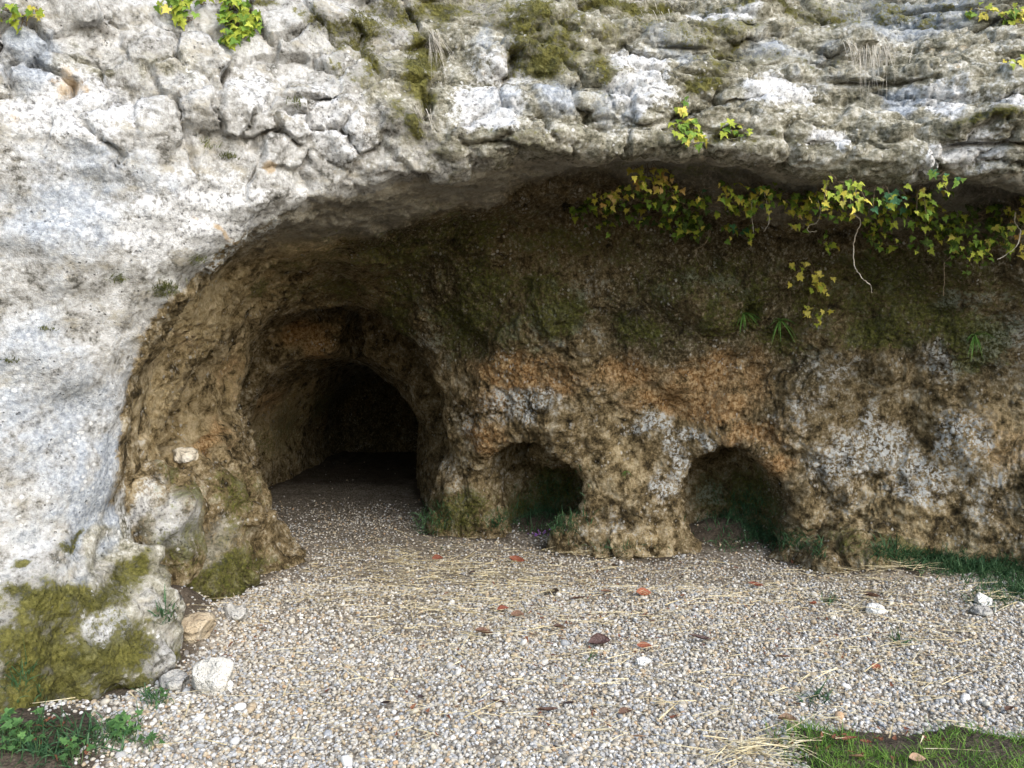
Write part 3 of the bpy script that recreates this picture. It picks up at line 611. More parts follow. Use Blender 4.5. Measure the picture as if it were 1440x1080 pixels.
# pebbles of the gravel bed: one uncountable mass, placed by a node tree
def stone_mesh(name, seed, sub=2, sq=(1, 0.8, 0.6), rough=0.12, fac=0.25, mats=()):
    bm = bmesh.new(); bmesh.ops.create_icosphere(bm, subdivisions=sub, radius=1.0)
    P_ = np.array([v_.co[:] for v_ in bm.verts]); r_ = np.random.default_rng(seed)
    for _ in range(7):            # broken facets
        n_ = r_.normal(size=3); n_ /= np.linalg.norm(n_); d_ = r_.uniform(0.62, 0.9); t_ = P_ @ n_ - d_
        P_ -= np.clip(t_, 0, None)[:, None] * n_ * (0.4 + fac * 2)
    P_ = P_ * (1 + rough * fbm(P_.astype(np.float32), 1.3, 3, seed))[:, None] * np.array(sq)
    for v_, c_ in zip(bm.verts, P_): v_.co = c_
    me = bpy.data.meshes.new(name); bm.to_mesh(me); bm.free()
    me.polygons.foreach_set('use_smooth', np.ones(len(me.polygons), bool))
    for m_ in mats: me.materials.append(m_)
    return me
def pebble_material():
    b = NB('pebbles'); rnd = b.n('ObjectInfo').outputs['Random']; co = b.coord()
    pal = b.ramp(rnd, [(0.0, (0.20, 0.18, 0.15)), (0.09, (0.42, 0.38, 0.32)), (0.20, (0.38, 0.29, 0.18)), (0.30, (0.48, 0.44, 0.36)), (0.42, (0.36, 0.36, 0.36)), (0.53, (0.60, 0.585, 0.55)), (0.62, (0.44, 0.35, 0.23)),
                       (0.70, (0.29, 0.31, 0.34)), (0.78, (0.52, 0.49, 0.42)), (0.86, (0.46, 0.47, 0.48)), (0.92, (0.44, 0.28, 0.15)), (0.935, (0.74, 0.735, 0.72)), (0.985, (0.13, 0.12, 0.11))], 'CONSTANT')
    n1 = b.noise(co, 2.2, 5, .65)
    pal = b.mix(0.10, pal, (0.50, 0.47, 0.42)); col = b.mix(b.step(.4, .7, n1), pal, b.mix(0.30, pal, (0.48, 0.45, 0.40)))
    return b.finish(col, 0.72, [(b.noise(co, 6, 4, .7), 0.1, .35)], spec=0.3)
M_PEB = pebble_material()
pc = bpy.data.collections.new('pebble_shapes')
for i in range(10):
    r_ = np.random.default_rng(300 + i)
    me = stone_mesh('pebble', 300 + i, 2, (1, r_.uniform(.6, .95), r_.uniform(.45, .75)), .14, .2, [M_PEB])
    pc.objects.link(bpy.data.objects.new('pebble_%02d' % i, me))
def scatter_pebbles():
    pts, scl = [], []
    for n, y0, y1, s0, s1 in ((92000, 2.75, 5.2, .0046, .0155), (26000, 2.75, 4.2, .003, .0055), (60000, 5.0, 8.2, .005, .0135), (5000, 8.0, 11.0, .006, .016)):
        y = rng.uniform(y0, y1, n); x = rng.uniform(-0.70, 0.95, n) * y
        k = (x > -3.1) & (x < 4.2); x, y = x[k], y[k]
        sc = s0 + (s1 - s0) * rng.beta(1.6, 2.6, len(x))
        big_ = rng.random(len(x)) < 0.022; sc[big_] *= rng.uniform(1.3, 2.1, big_.sum())
        p = np.stack([x, y, np.zeros_like(x)], 1); so = soilmask(p)
        thin = (.30 + .70 * sstep(3.0, 4.8, y)) * (.34 + .55 * fbm(p.astype(np.float32), 1.2, 4, 231)); thin = np.maximum(thin, sstep(6.7, 8.3, y) * .93); keep = rng.random(len(x)) > np.maximum(so * 1.1, thin)
        p, sc = p[keep], sc[keep]; p[:, 2] = gh(p[:, 0], p[:, 1]) + sc * rng.uniform(-0.15, 0.65, len(sc))
        # only where there is air above: not inside the rock
        sd_ = sdf(p + np.array([0, 0, 0.06])); out = (sd_ > 0.0) & (rng.random(len(p)) > .75 * sstep(.22, .02, sd_))
        pts.append(p[out]); scl.append(sc[out])
    return np.concatenate(pts), np.concatenate(scl)
pp, ps = scatter_pebbles()
gm = bpy.data.meshes.new('gravel'); gm.vertices.add(len(pp)); gm.vertices.foreach_set('co', pp.astype(np.float32).ravel())
a_ = gm.attributes.new('size', 'FLOAT', 'POINT'); a_.data.foreach_set('value', ps.astype(np.float32))
a_ = gm.attributes.new('turn', 'FLOAT_VECTOR', 'POINT')
tr = np.stack([rng.normal(0, .45, len(pp)), rng.normal(0, .45, len(pp)), rng.uniform(0, 6.28, len(pp))], 1); a_.data.foreach_set('vector', tr.astype(np.float32).ravel())
a_ = gm.attributes.new('pick', 'INT', 'POINT'); a_.data.foreach_set('value', rng.integers(0, 10, len(pp)).astype(np.int32))
gm.materials.append(M_PEB)
gravel = bpy.data.objects.new('gravel', gm); C.objects.link(gravel)
tag(gravel, 'loose pale gravel of rounded pebbles covering the floor', 'gravel', kind='stuff')
def instance_tree(coll):
    g = bpy.data.node_groups.new('place_pebbles', 'GeometryNodeTree')
    g.interface.new_socket('Geometry', in_out='INPUT', socket_type='NodeSocketGeometry'); g.interface.new_socket('Geometry', in_out='OUTPUT', socket_type='NodeSocketGeometry')
    gi = g.nodes.new('NodeGroupInput'); go = g.nodes.new('NodeGroupOutput'); io = g.nodes.new('GeometryNodeInstanceOnPoints'); ci = g.nodes.new('GeometryNodeCollectionInfo')
    ci.inputs['Collection'].default_value = coll; ci.inputs['Separate Children'].default_value = True; ci.inputs['Reset Children'].default_value = True
    def at(nm, typ):
        x = g.nodes.new('GeometryNodeInputNamedAttribute'); x.data_type = typ; x.inputs[0].default_value = nm; return x.outputs[0]
    L = g.links.new
    L(gi.outputs[0], io.inputs['Points']); L(ci.outputs[0], io.inputs['Instance']); io.inputs['Pick Instance'].default_value = True
    L(at('pick', 'INT'), io.inputs['Instance Index']); L(at('size', 'FLOAT'), io.inputs['Scale'])
    e2r = g.nodes.new('FunctionNodeEulerToRotation'); L(at('turn', 'FLOAT_VECTOR'), e2r.inputs[0]); L(e2r.outputs[0], io.inputs['Rotation'])
    L(io.outputs[0], go.inputs[0]); return g
md = gravel.modifiers.new('pebbles', 'NODES'); md.node_group = instance_tree(pc)

# ------------------------------------------------------------------ loose stones
def stone_material(name, c0, c1, c2, moss_=0.0):
    b = NB(name); co = b.coord(); n1 = b.noise(co, 2.5, 6, .65); n2 = b.noise(co, 9, 5, .7)
    col = b.ramp(b.math('ADD', b.math('MULTIPLY', n1, .6), b.math('MULTIPLY', n2, .4)), [(0.34, c0), (0.5, c1), (0.64, c2)])
    if moss_: col = b.mix(b.math('MULTIPLY', b.step(.5, .62, b.noise(co, 3, 5)), moss_), col, (0.10, 0.10, 0.03))
    return b.finish(col, 0.9, [(n1, .25, .5), (n2, .12, .6), (b.noise(co, 26, 4, .7), .04, .5)], spec=0.2)
MS_PALE = stone_material('pale_stone', (0.38, 0.37, 0.34), (0.58, 0.56, 0.51), (0.74, 0.73, 0.70))
MS_TAN = stone_material('tan_stone', (0.26, 0.20, 0.13), (0.46, 0.38, 0.27), (0.62, 0.56, 0.46))
MS_GREY = stone_material('grey_stone', (0.24, 0.24, 0.22), (0.42, 0.41, 0.39), (0.60, 0.59, 0.56), 0.25)
MS_CREAM = stone_material('cream_stone', (0.50, 0.44, 0.34), (0.70, 0.64, 0.53), (0.80, 0.77, 0.70))
MS_WHITE = stone_material('white_stone', (0.58, 0.57, 0.55), (0.78, 0.78, 0.76), (0.86, 0.86, 0.85))
def stone(name, label, px, py_base, w_px, h_px, mat, seed, rz=0.0, on='ground', sub=4, notch=False, fac=.3, deep_=0.8, sink=0.12):
    if on == 'ground': base = G(px, py_base)
    else: base = hit(px, py_base)[0]
    k = base.y / FPX; rx, rz_ = w_px * k / 2, h_px * k / 2
    me = stone_mesh(name, seed, sub, (1, 1, 1), .20, fac, [mat])
    P_ = np.array([v_.co[:] for v_ in me.vertices]); P_ = P_ / np.abs(P_).max(0)
    if notch: P_[:, 2] -= 0.55 * np.exp(-(P_[:, 0] / 0.28) ** 2) * np.clip(P_[:, 2], 0, 1)
    P_ = P_ + (P_ / np.linalg.norm(P_, axis=1, keepdims=True)) * (0.05 * ridged(P_.astype(np.float32), 3, 3, seed))[:, None]
    P_[:, 2] -= P_[:, 2].min(); hh = P_[:, 2].max(); P_ = P_ * np.array([rx, rx * deep_, rz_ * 2 / hh * (1 + sink)])
    me.vertices.foreach_set('co', P_.astype(np.float32).ravel()); me.update()
    # fine texture space follows the stone's size
    o = bpy.data.objects.new(name, me); C.objects.link(o); o.location = (base.x, base.y + rx * deep_ * 0.5, base.z - rz_ * 2 * sink); o.rotation_euler = (0, 0, rz)
    return tag(o, label, 'stone')
stone('loose_stone', 'rounded pale stone, the largest lying on the gravel edge by the mossy foot', 295, 978, 56, 50, MS_PALE, 11, .3, deep_=.9)
stone('loose_stone', 'angular tan and brown stone resting against the earth heap', 271, 902, 56, 38, MS_TAN, 12, .5, fac=.42)
stone('loose_stone', 'small grey heart-shaped stone at the foot of the mossy buttress', 329, 874, 34, 25, MS_GREY, 13, .1, notch=True)
stone('loose_stone', 'flat grey stone tucked beside the largest pale stone', 243, 972, 44, 24, MS_GREY, 14, -.3, fac=.4)
stone('loose_stone', 'small bright white stone touching the largest pale stone', 321, 974, 13, 18, MS_WHITE, 15, .2, sub=3)
stone('loose_stone', 'cream stone sitting in the hollow of the buttress ledge', 256, 652, 36, 23, MS_CREAM, 16, .2, on='rock', sink=.05)
stone('loose_stone', 'flat white oval stone lying alone near the wall foot', 1233, 863, 30, 13, MS_WHITE, 17, 0, fac=.1, deep_=.7)
stone('loose_stone', 'lumpy white stone perched on another by the green wall foot', 1385, 852, 26, 17, MS_WHITE, 18, .4)
stone('loose_stone', 'flat grey stone under the lumpy white stone', 1383, 866, 30, 12, MS_GREY, 19, -.2)
stone('loose_stone', 'small white stone beside a curled leaf in mid gravel', 905, 938, 23, 13, MS_WHITE, 20, 0)
stone('loose_stone', 'thin pale stone slab leaning before the second hollow', 1118, 788, 17, 11, MS_PALE, 21, .5, fac=.5)
stone('loose_stone', 'pale bluish pebble cobble among straw near the front', 780, 1003, 17, 12, MS_GREY, 22, .5)

# ------------------------------------------------------------------ plants
def leaf_material(name, c0, c1, trans=0.25):
    b = NB(name); co = b.coord(); rnd = b.n('ObjectInfo').outputs['Random']
    n1 = b.noise(co, 2.2, 4, .6); f = b.math('ADD', b.math('MULTIPLY', n1, .7), b.math('MULTIPLY', rnd, .35))
    return b.finish(b.ramp(f, [(0.35, c0), (0.7, c1)]), 0.5, [(b.noise(co, 5, 3), .06, .4)], trans=trans, spec=0.35)
ML_T = .35
ML = dict(dark=leaf_material('dark_ivy', (0.035, 0.065, 0.008), (0.08, 0.13, 0.018)), green=leaf_material('green_ivy', (0.10, 0.20, 0.02), (0.22, 0.35, 0.05)),
          lime=leaf_material('lime_ivy', (0.28, 0.36, 0.03), (0.50, 0.55, 0.08)), yellow=leaf_material('yellow_ivy', (0.56, 0.49, 0.06), (0.76, 0.67, 0.16)),
          orange=leaf_material('orange_ivy', (0.44, 0.26, 0.06), (0.58, 0.42, 0.17)), blue=leaf_material('blue_green_ivy', (0.05, 0.16, 0.07), (0.10, 0.26, 0.12)))
def leaf_mesh(name, seed):
    r_ = random.Random(seed)
    half = [(0.0, 0.02), (0.20, -0.14), (0.36, -0.12), (0.50, 0.06), (0.34, 0.20), (0.46, 0.46), (0.24, 0.46), (0.12, 0.72), (0.0, 0.98)]
    half = [(a * r_.uniform(.88, 1.12), b_ * r_.uniform(.92, 1.08)) for a, b_ in half]; half[0] = (0, .02); half[-1] = (0, half[-1][1])
    pts = half + [(-a * r_.uniform(.88, 1.1), b_) for a, b_ in half[-2:0:-1]]
    cv_ = r_.uniform(.15, .4); fo = r_.uniform(.05, .3)
    vs_ = [(0, .02, .0)] + [(a, b_, -cv_ * (b_ - .2) ** 2 + fo * abs(a) - .25 * a * a + r_.uniform(-.03, .03)) for a, b_ in pts]
    vs_[0] = (0, .25, -cv_ * .0025 + .0); n = len(pts)
    me = bpy.data.meshes.new(name); me.from_pydata(vs_, [], [(0, 1 + i, 1 + (i + 1) % n) for i in range(n)]); me.update()
    me.polygons.foreach_set('use_smooth', np.ones(n, bool)); me.materials.append(ML['green'])
    return me
LEAVES = [leaf_mesh('ivy_leaf_%d' % i, i) for i in range(6)]
def put_leaf(parent, pos, size, mat, up=None, spread=0.5, name='leaf'):
    o = bpy.data.objects.new(name, random.choice(LEAVES)); C.objects.link(o); o.parent = parent
    o.material_slots[0].link = 'OBJECT'; o.material_slots[0].material = mat
    # blade faces outwards to the light, its tip hangs down
    n = Vector((random.gauss(0, spread), -1 + random.gauss(0, .2), 0.55 + random.gauss(0, spread))).normalized()
    t = Vector((random.gauss(0, .55), -0.25, -1)); t = (t - n * t.dot(n)).normalized(); x = t.cross(n)
    m = Matrix((x, t, n)).transposed()
    o.rotation_euler = m.to_euler(); o.location = Vector(pos) - parent.location; o.scale = (size, size, size * random.uniform(.8, 1.3)); return o
def tube_mesh(paths, sides=5):    # list of (points, r0, r1)
    vs_, fs = [], []
    for pts, r0, r1 in paths:
        pts = [Vector(p) for p in pts]; n = len(pts); b0 = len(vs_)
        for i, p in enumerate(pts):
            t = (pts[min(i + 1, n - 1)] - pts[max(i - 1, 0)]).normalized(); a = t.orthogonal().normalized(); c_ = t.cross(a); r_ = r0 + (r1 - r0) * i / max(n - 1, 1)
            for k in range(sides):
                an = 2 * math.pi * k / sides; vs_.append(p + (a * math.cos(an) + c_ * math.sin(an)) * r_)
        for i in range(n - 1):
            for k in range(sides):
                fs.append((b0 + i * sides + k, b0 + i * sides + (k + 1) % sides, b0 + (i + 1) * sides + (k + 1) % sides, b0 + (i + 1) * sides + k))
    return np.array([p[:] for p in vs_]), np.array(fs)
def smooth_path(pts, n=6, wob=0.0):
    pts = [Vector(p) for p in pts]; out = []
    P_ = [pts[0]] + pts + [pts[-1]]
    for i in range(1, len(P_) - 2):
        for k in range(n):
            t = k / n; a, b_, c_, d_ = P_[i - 1], P_[i], P_[i + 1], P_[i + 2]
            out.append(0.5 * ((2 * b_) + (c_ - a) * t + (2 * a - 5 * b_ + 4 * c_ - d_) * t * t + (3 * b_ - a - 3 * c_ + d_) * t ** 3) + Vector((random.gauss(0, wob), random.gauss(0, wob), random.gauss(0, wob))))
    return out + [pts[-1]]
def plain(name, c0, c1, rough=.8, sc=30, trans=0.0):
    b = NB(name); co = b.coord(); return b.finish(b.ramp(b.noise(co, sc, 4, .6), [(.35, c0), (.65, c1)]), rough, [(b.noise(co, sc * 3, 3), .003, .4)], trans=trans, spec=.25)
M_STEM = plain('ivy_stem', (0.10, 0.075, 0.045), (0.22, 0.17, 0.11)); M_ROOT = plain('bare_root', (0.48, 0.42, 0.34), (0.68, 0.63, 0.55))
def ivy(label, spots, cols, size=(.026, .052), lift=(.02, .15), stems=()):
    """spots: (px, py, rx, ry, count) patches of leaves on the rock"""
    base, n0 = hit(spots[0][0], spots[0][1]); root = empty('ivy_plant', base); tag(root, label, 'ivy', 'ivy on the cliff')
    paths = []; names, wts = zip(*cols)
    for px, py, rx, ry, cnt in spots:
        c0, n_ = hit(px, py); prev = c0
        for k in range(int(cnt * 2.7)):
            a = random.uniform(0, 6.28); rr_ = math.sqrt(random.random())
            p, n = hit(px + rx * rr_ * math.cos(a), py + ry * rr_ * math.sin(a))
            if (p - c0).length > 1.2: p = c0 + Vector((random.uniform(-.1, .1), 0, random.uniform(-.1, .1)))
            l = random.uniform(*lift); q_ = p + n * l + Vector((0, -.35 * l, -.25 * l))
            put_leaf(root, q_, random.uniform(*size), ML[random.choices(names, wts)[0]])
            if k % 3 == 0:
                paths.append((smooth_path([prev + n * .01, (prev + p) / 2 + n * .03 + Vector((0, 0, -.02)), p + n * .012, q_], 4, .002), .0028, .0015)); prev = p
    for pts in stems: paths.append((pts, .003, .0015))
    for pth in paths:
        vs_, fs = tube_mesh([pth], 4); np_mesh('stem', vs_ - np.array(base), fs, M_STEM, root)
    return root
D, Gc, L_, Y, O, B_ = 'dark', 'green', 'lime', 'yellow', 'orange', 'blue'
ivy('dark ivy fringe close under the lip along the right half of the overhang', [(840, 285, 40, 12, 12), (1000, 285, 60, 14, 16), (1100, 275, 60, 14, 16), (1200, 275, 60, 18, 14), (1290, 300, 60, 18, 16), (1380, 300, 50, 20, 16)], [(D, 4), (Gc, 4), (L_, 3)], lift=(.01, .06))
ivy('yellow and orange ivy spray catching the light near the middle of the overhang', [(905, 237, 22, 10, 10), (930, 240, 14, 9, 7), (858, 266, 16, 10, 9), (850, 285, 8, 5, 2)], [(Y, 5), (O, 2), (L_, 2)])
ivy('dark green ivy mass hanging under the overhang below the yellow spray', [(910, 268, 55, 16, 22), (950, 290, 50, 18, 22), (880, 296, 40, 10, 8), (815, 293, 16, 6, 5), (960, 320, 30, 10, 10), (975, 318, 20, 10, 8), (860, 315, 8, 5, 2)], [(D, 5), (Gc, 3), (L_, 2), (Y, .6)])
ivy('lime ivy draping round two pale rootlets in the middle right of the overhang', [(1040, 275, 26, 10, 10), (1075, 262, 20, 8, 8), (1025, 310, 10, 5, 4), (1055, 315, 8, 8, 4), (1010, 262, 30, 10, 8)], [(L_, 3), (Y, 3), (Gc, 3), (B_, 1)])
ivy('yellow green ivy bunch at the head of the bent hanging root', [(1125, 285, 18, 12, 13), (1150, 270, 24, 12, 12), (1175, 278, 14, 8, 7), (1200, 252, 14, 8, 6), (1180, 248, 20, 8, 6), (1155, 330, 9, 5, 4)], [(Y, 3), (L_, 4), (Gc, 3), (O, .6)])
ivy('thin ivy strand trailing down the back wall below the bunch', [(1120, 368, 12, 5, 5), (1140, 378, 8, 10, 5), (1146, 395, 5, 8, 3), (1133, 438, 8, 8, 5)], [(Y, 4), (L_, 2)], stems=[smooth_path([hit(1122, 350)[0] + Vector((0, -.05, 0)), hit(1142, 380)[0] + Vector((0, -.05, 0)), hit(1138, 410)[0] + Vector((0, -.04, 0)), hit(1132, 440)[0] + Vector((0, -.04, 0)), hit(1136, 475)[0] + Vector((0, -.03, 0))], 5)])
ivy('small sparse ivy sprig with blue green leaves right of the long root', [(1240, 262, 10, 5, 5), (1272, 258, 5, 4, 2), (1272, 272, 5, 3, 2), (1252, 278, 5, 3, 2), (1320, 240, 14, 6, 6)], [(B_, 3), (L_, 2), (Gc, 2)])
ivy('climbing ivy column between the long root and the far rock step', [(1300, 270, 14, 24, 16), (1290, 295, 24, 12, 12), (1240, 300, 28, 10, 12), (1228, 320, 14, 10, 6), (1240, 335, 20, 20, 6)], [(D, 3), (L_, 3), (Gc, 3), (Y, .6)])
ivy('green ivy mat spread along the shaded step beside the picture edge', [(1345, 310, 22, 16, 14), (1400, 310, 24, 12, 14), (1385, 330, 36, 12, 14), (1355, 345, 14, 8, 6), (1340, 325, 14, 10, 6), (1300, 320, 30, 14, 8)], [(D, 3), (L_, 3), (Gc, 4), (Y, 1)])
ivy('yellow ivy spray by the right picture edge above a curved root', [(1432, 285, 12, 12, 9), (1420, 292, 10, 6, 4), (1436, 345, 8, 8, 4)], [(Y, 4), (O, 1), (L_, 2)])
ivy('bright green ivy growing on the front of the ledge above the overhang', [(965, 180, 22, 18, 14), (955, 150, 10, 8, 4), (1030, 180, 22, 7, 7), (975, 195, 16, 8, 6)], [(Gc, 4), (L_, 4), (Y, 1)], lift=(.01, .05))
ivy('dense bright green ivy patch hanging over the top of the pale face', [(335, 22, 20, 22, 30), (325, 55, 14, 12, 10), (345, 40, 12, 14, 8)], [(Gc, 3), (L_, 4)], size=(.03, .055), lift=(.02, .08))
ivy('looser ivy patch left of the dense patch on the pale face', [(245, 10, 22, 10, 12), (258, 26, 12, 6, 5), (285, 4, 16, 6, 4)], [(Gc, 3), (L_, 3), (Y, 1)], size=(.03, .055), lift=(.02, .08))
ivy('few ivy leaves on a runner in the top left corner', [(12, 14, 14, 10, 6), (40, 22, 8, 6, 3), (50, 10, 5, 5, 2)], [(Y, 2), (L_, 3), (Gc, 2)], size=(.03, .05), lift=(.02, .06))
ivy('ivy leaves among the stones in the top right corner', [(1420, 18, 18, 12, 10), (1380, 15, 16, 6, 6), (1365, 10, 8, 5, 3), (1425, 85, 14, 10, 4)], [(L_, 3), (Y, 3), (Gc, 2)], lift=(.01, .05))
def root_at(label, pix, dep, r=.0045, col=None):
    pts = smooth_path([W(a, b_, dep + .04 * math.sin(i * 1.7)) for i, (a, b_) in enumerate(pix)], 8, .0015)
    p0 = hit(pix[0][0], pix[0][1])[0]; pts = [p0, (p0 + pts[0]) / 2 + Vector((0, 0, .01))] + pts if (p0 - pts[0]).length < 1.2 else pts
    vs_, fs = tube_mesh([(pts, r, r * .45)], 6); o = np_mesh('hanging_root', vs_ - np.array(pts[0]), fs, col or M_ROOT); o.location = pts[0]
    return tag(o, label, 'root', 'roots hanging from the overhang')
root_at('longest pale bare root hanging in a double bend before the back wall', [(1208, 256), (1203, 280), (1200, 297), (1210, 312), (1202, 335), (1201, 370), (1210, 388), (1224, 402), (1226, 412)], 4.9)
root_at('short pale root with a sharp hook under the yellow ivy bunch', [(1150, 282), (1154, 298), (1149, 312), (1137, 318), (1137, 326), (1149, 325)], 4.85, .0035)
root_at('curved pale root swinging in from the right picture edge', [(1428, 300), (1427, 312), (1435, 325), (1430, 345), (1415, 358), (1403, 365)], 4.7, .004)
root_at('pale rootlet with a kink beside the lime ivy', [(1073, 262), (1077, 280), (1081, 300), (1081, 314), (1074, 326)], 4.85, .003)
root_at('thin straight rootlet left of the kinked rootlet', [(1058, 278), (1057, 300), (1060, 328)], 4.85, .0018)
root_at('thin brown forked root in front of the dark wall', [(1336, 362), (1328, 370), (1328, 390), (1326, 416)], 4.8, .0024, M_STEM)
root_at('thin wavy brown rootlet below the dark green ivy mass', [(1000, 322), (992, 342), (979, 352), (982, 368), (996, 380)], 4.95, .0018, M_STEM)

# blades: ribbons with a slight keel
def blades(bases, dirs, lens, widths, droop, seg=4):
    n = len(bases); bases = np.asarray(bases, float); dirs = np.asarray(dirs, float); dirs /= np.linalg.norm(dirs, axis=1, keepdims=True)
    side = np.cross(dirs, np.array([0, 0, 1.0])) + rng.normal(0, .25, (n, 3)); side /= np.linalg.norm(side, axis=1, keepdims=True)
    side2 = np.cross(dirs, side)
    vs_, fs = [], []
    t = np.linspace(0, 1, seg + 1)
    for i, u in enumerate(t):
        c_ = bases + dirs * (lens * u)[:, None] + np.array([0, 0, -1.0]) * (droop * lens * u * u)[:, None]
        w_ = (widths * (1 - .92 * u ** 1.6))[:, None]
        vs_ += [c_ - side * w_, c_ + side2 * w_ * .4, c_ + side * w_]
    A = np.stack(vs_, 1).reshape(-1, 3); st = (seg + 1) * 3; b0 = np.arange(n) * st
    for i in range(seg):
        for k in (0, 1):
            a = i * 3 + k; fs.append(np.stack([b0 + a, b0 + a + 1, b0 + a + 4, b0 + a + 3], 1))
    return A, np.concatenate(fs)
def blade_material(name, stops, trans=.2, sc=9):
    b = NB(name); co = b.coord(); n1 = b.noise(co, sc, 3, .6); n2 = b.noise(co, 90, 2, .6)
    return b.finish(b.ramp(b.math('ADD', b.math('MULTIPLY', n1, .45), b.math('MULTIPLY', n2, .55)), stops), .6, trans=trans, spec=.3)
M_GRASS = blade_material('grass', [(.36, (0.05, 0.12, 0.015)), (.5, (0.11, 0.22, 0.03)), (.64, (0.24, 0.34, 0.07))])
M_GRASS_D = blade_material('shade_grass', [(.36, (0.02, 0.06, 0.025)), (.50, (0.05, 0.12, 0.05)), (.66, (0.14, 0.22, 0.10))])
M_STRAW = blade_material('straw', [(.34, (0.34, 0.26, 0.13)), (.5, (0.62, 0.53, 0.32)), (.66, (0.80, 0.74, 0.56))], .1)
M_DRY = blade_material('dry_grass', [(.34, (0.24, 0.21, 0.17)), (.5, (0.42, 0.39, 0.33)), (.66, (0.62, 0.59, 0.52))], .1)
def upright(n, lean=.5):
    d = rng.normal(0, lean, (n, 3)); d[:, 2] = 1; return d
# grass strip low on the right
def grass_patch():
    n = 9000; x = rng.uniform(1.0, 2.6, n); y = rng.uniform(2.75, 3.35, n); p = np.stack([x, y, 0 * x], 1)
    cl = pn(p * 3.5, 221) + .45 * np.exp(-((x - 1.16) / .1) ** 2) * 1.3
    edge = 3.13 + .05 * pn(p * 4, 222) - .22 * np.exp(-((x - 1.45) / .13) ** 2)
    k = ((y < edge) | ((y < edge + .12) & (rng.random(n) < .05))) & (cl > rng.uniform(-.45, .25, n)); p = p[k]; p[:, 2] = gh(p[:, 0], p[:, 1]) - .004
    return p
gp = grass_patch(); n = len(gp)
A, F = blades(gp, upright(n, .65), rng.uniform(.03, .10, n), rng.uniform(.0012, .0024, n), rng.uniform(.1, .6, n))
tag(np_mesh('grass', A, F, M_GRASS), 'short green grass tufts along the gravel edge in front', 'grass', kind='stuff')
# shade grass at the wall foot and in the hollows
pts = []
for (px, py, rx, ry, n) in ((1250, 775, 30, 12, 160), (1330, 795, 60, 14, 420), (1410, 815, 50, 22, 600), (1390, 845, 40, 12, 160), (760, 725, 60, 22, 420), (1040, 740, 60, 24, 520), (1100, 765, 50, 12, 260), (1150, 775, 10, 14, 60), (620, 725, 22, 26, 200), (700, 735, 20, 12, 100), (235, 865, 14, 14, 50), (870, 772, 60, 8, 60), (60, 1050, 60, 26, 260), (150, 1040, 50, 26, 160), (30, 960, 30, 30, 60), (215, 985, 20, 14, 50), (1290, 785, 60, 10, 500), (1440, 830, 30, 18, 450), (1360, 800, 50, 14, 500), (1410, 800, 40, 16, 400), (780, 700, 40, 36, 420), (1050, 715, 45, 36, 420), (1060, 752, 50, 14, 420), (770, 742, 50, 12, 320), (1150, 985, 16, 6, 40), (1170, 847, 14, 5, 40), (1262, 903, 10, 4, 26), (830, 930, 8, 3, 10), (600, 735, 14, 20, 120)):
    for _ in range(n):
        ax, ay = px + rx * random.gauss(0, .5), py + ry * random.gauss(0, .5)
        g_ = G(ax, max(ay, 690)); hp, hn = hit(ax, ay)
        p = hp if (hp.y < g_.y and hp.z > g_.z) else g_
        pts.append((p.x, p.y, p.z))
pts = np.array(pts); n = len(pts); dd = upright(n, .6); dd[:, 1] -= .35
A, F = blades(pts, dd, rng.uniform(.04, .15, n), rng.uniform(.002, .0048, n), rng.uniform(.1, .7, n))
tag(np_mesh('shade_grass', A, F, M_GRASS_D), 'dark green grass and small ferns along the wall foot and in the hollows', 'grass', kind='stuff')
# straw
pts, dirs, lens = [], [], []
for (px, py, rx, ry, n) in ((640, 815, 120, 45, 330), (560, 790, 80, 25, 120), (720, 870, 300, 60, 200), (900, 900, 400, 100, 230), (700, 960, 420, 60, 110), (1250, 810, 90, 16, 130), (1200, 845, 120, 30, 130), (1390, 850, 40, 20, 50), (1060, 1060, 60, 22, 120), (1000, 1020, 350, 40, 70), (840, 785, 60, 10, 40), (350, 850, 70, 40, 40), (1250, 950, 160, 60, 90), (650, 830, 180, 60, 420), (880, 820, 200, 30, 160), (480, 830, 90, 50, 120), (1000, 850, 300, 60, 200), (1300, 900, 120, 50, 120), (560, 1000, 300, 60, 60)):
    for _ in range(n):
        g_ = G(px + rx * random.gauss(0, .6), max(py + ry * random.gauss(0, .6), 742)); a = random.gauss(0, .55) + (math.pi if random.random() < .5 else 0)
        pts.append((g_.x, g_.y, g_.z + random.uniform(.020, .040))); dirs.append((math.cos(a), math.sin(a), random.uniform(-.04, .12))); lens.append(random.choice((.05, .08, .11, .16, .24)) * random.uniform(.8, 1.3))
n = len(pts); pts = np.array(pts); ok = sdf(pts + np.array([0, 0, .04])) > 0.02
A, F = blades(pts[ok], np.array(dirs)[ok], np.array(lens)[ok], rng.uniform(.0016, .0036, ok.sum()), rng.uniform(-.05, .12, ok.sum()))
tag(np_mesh('straw', A, F, M_STRAW), 'dry yellow straw strewn over the gravel', 'straw', kind='stuff')
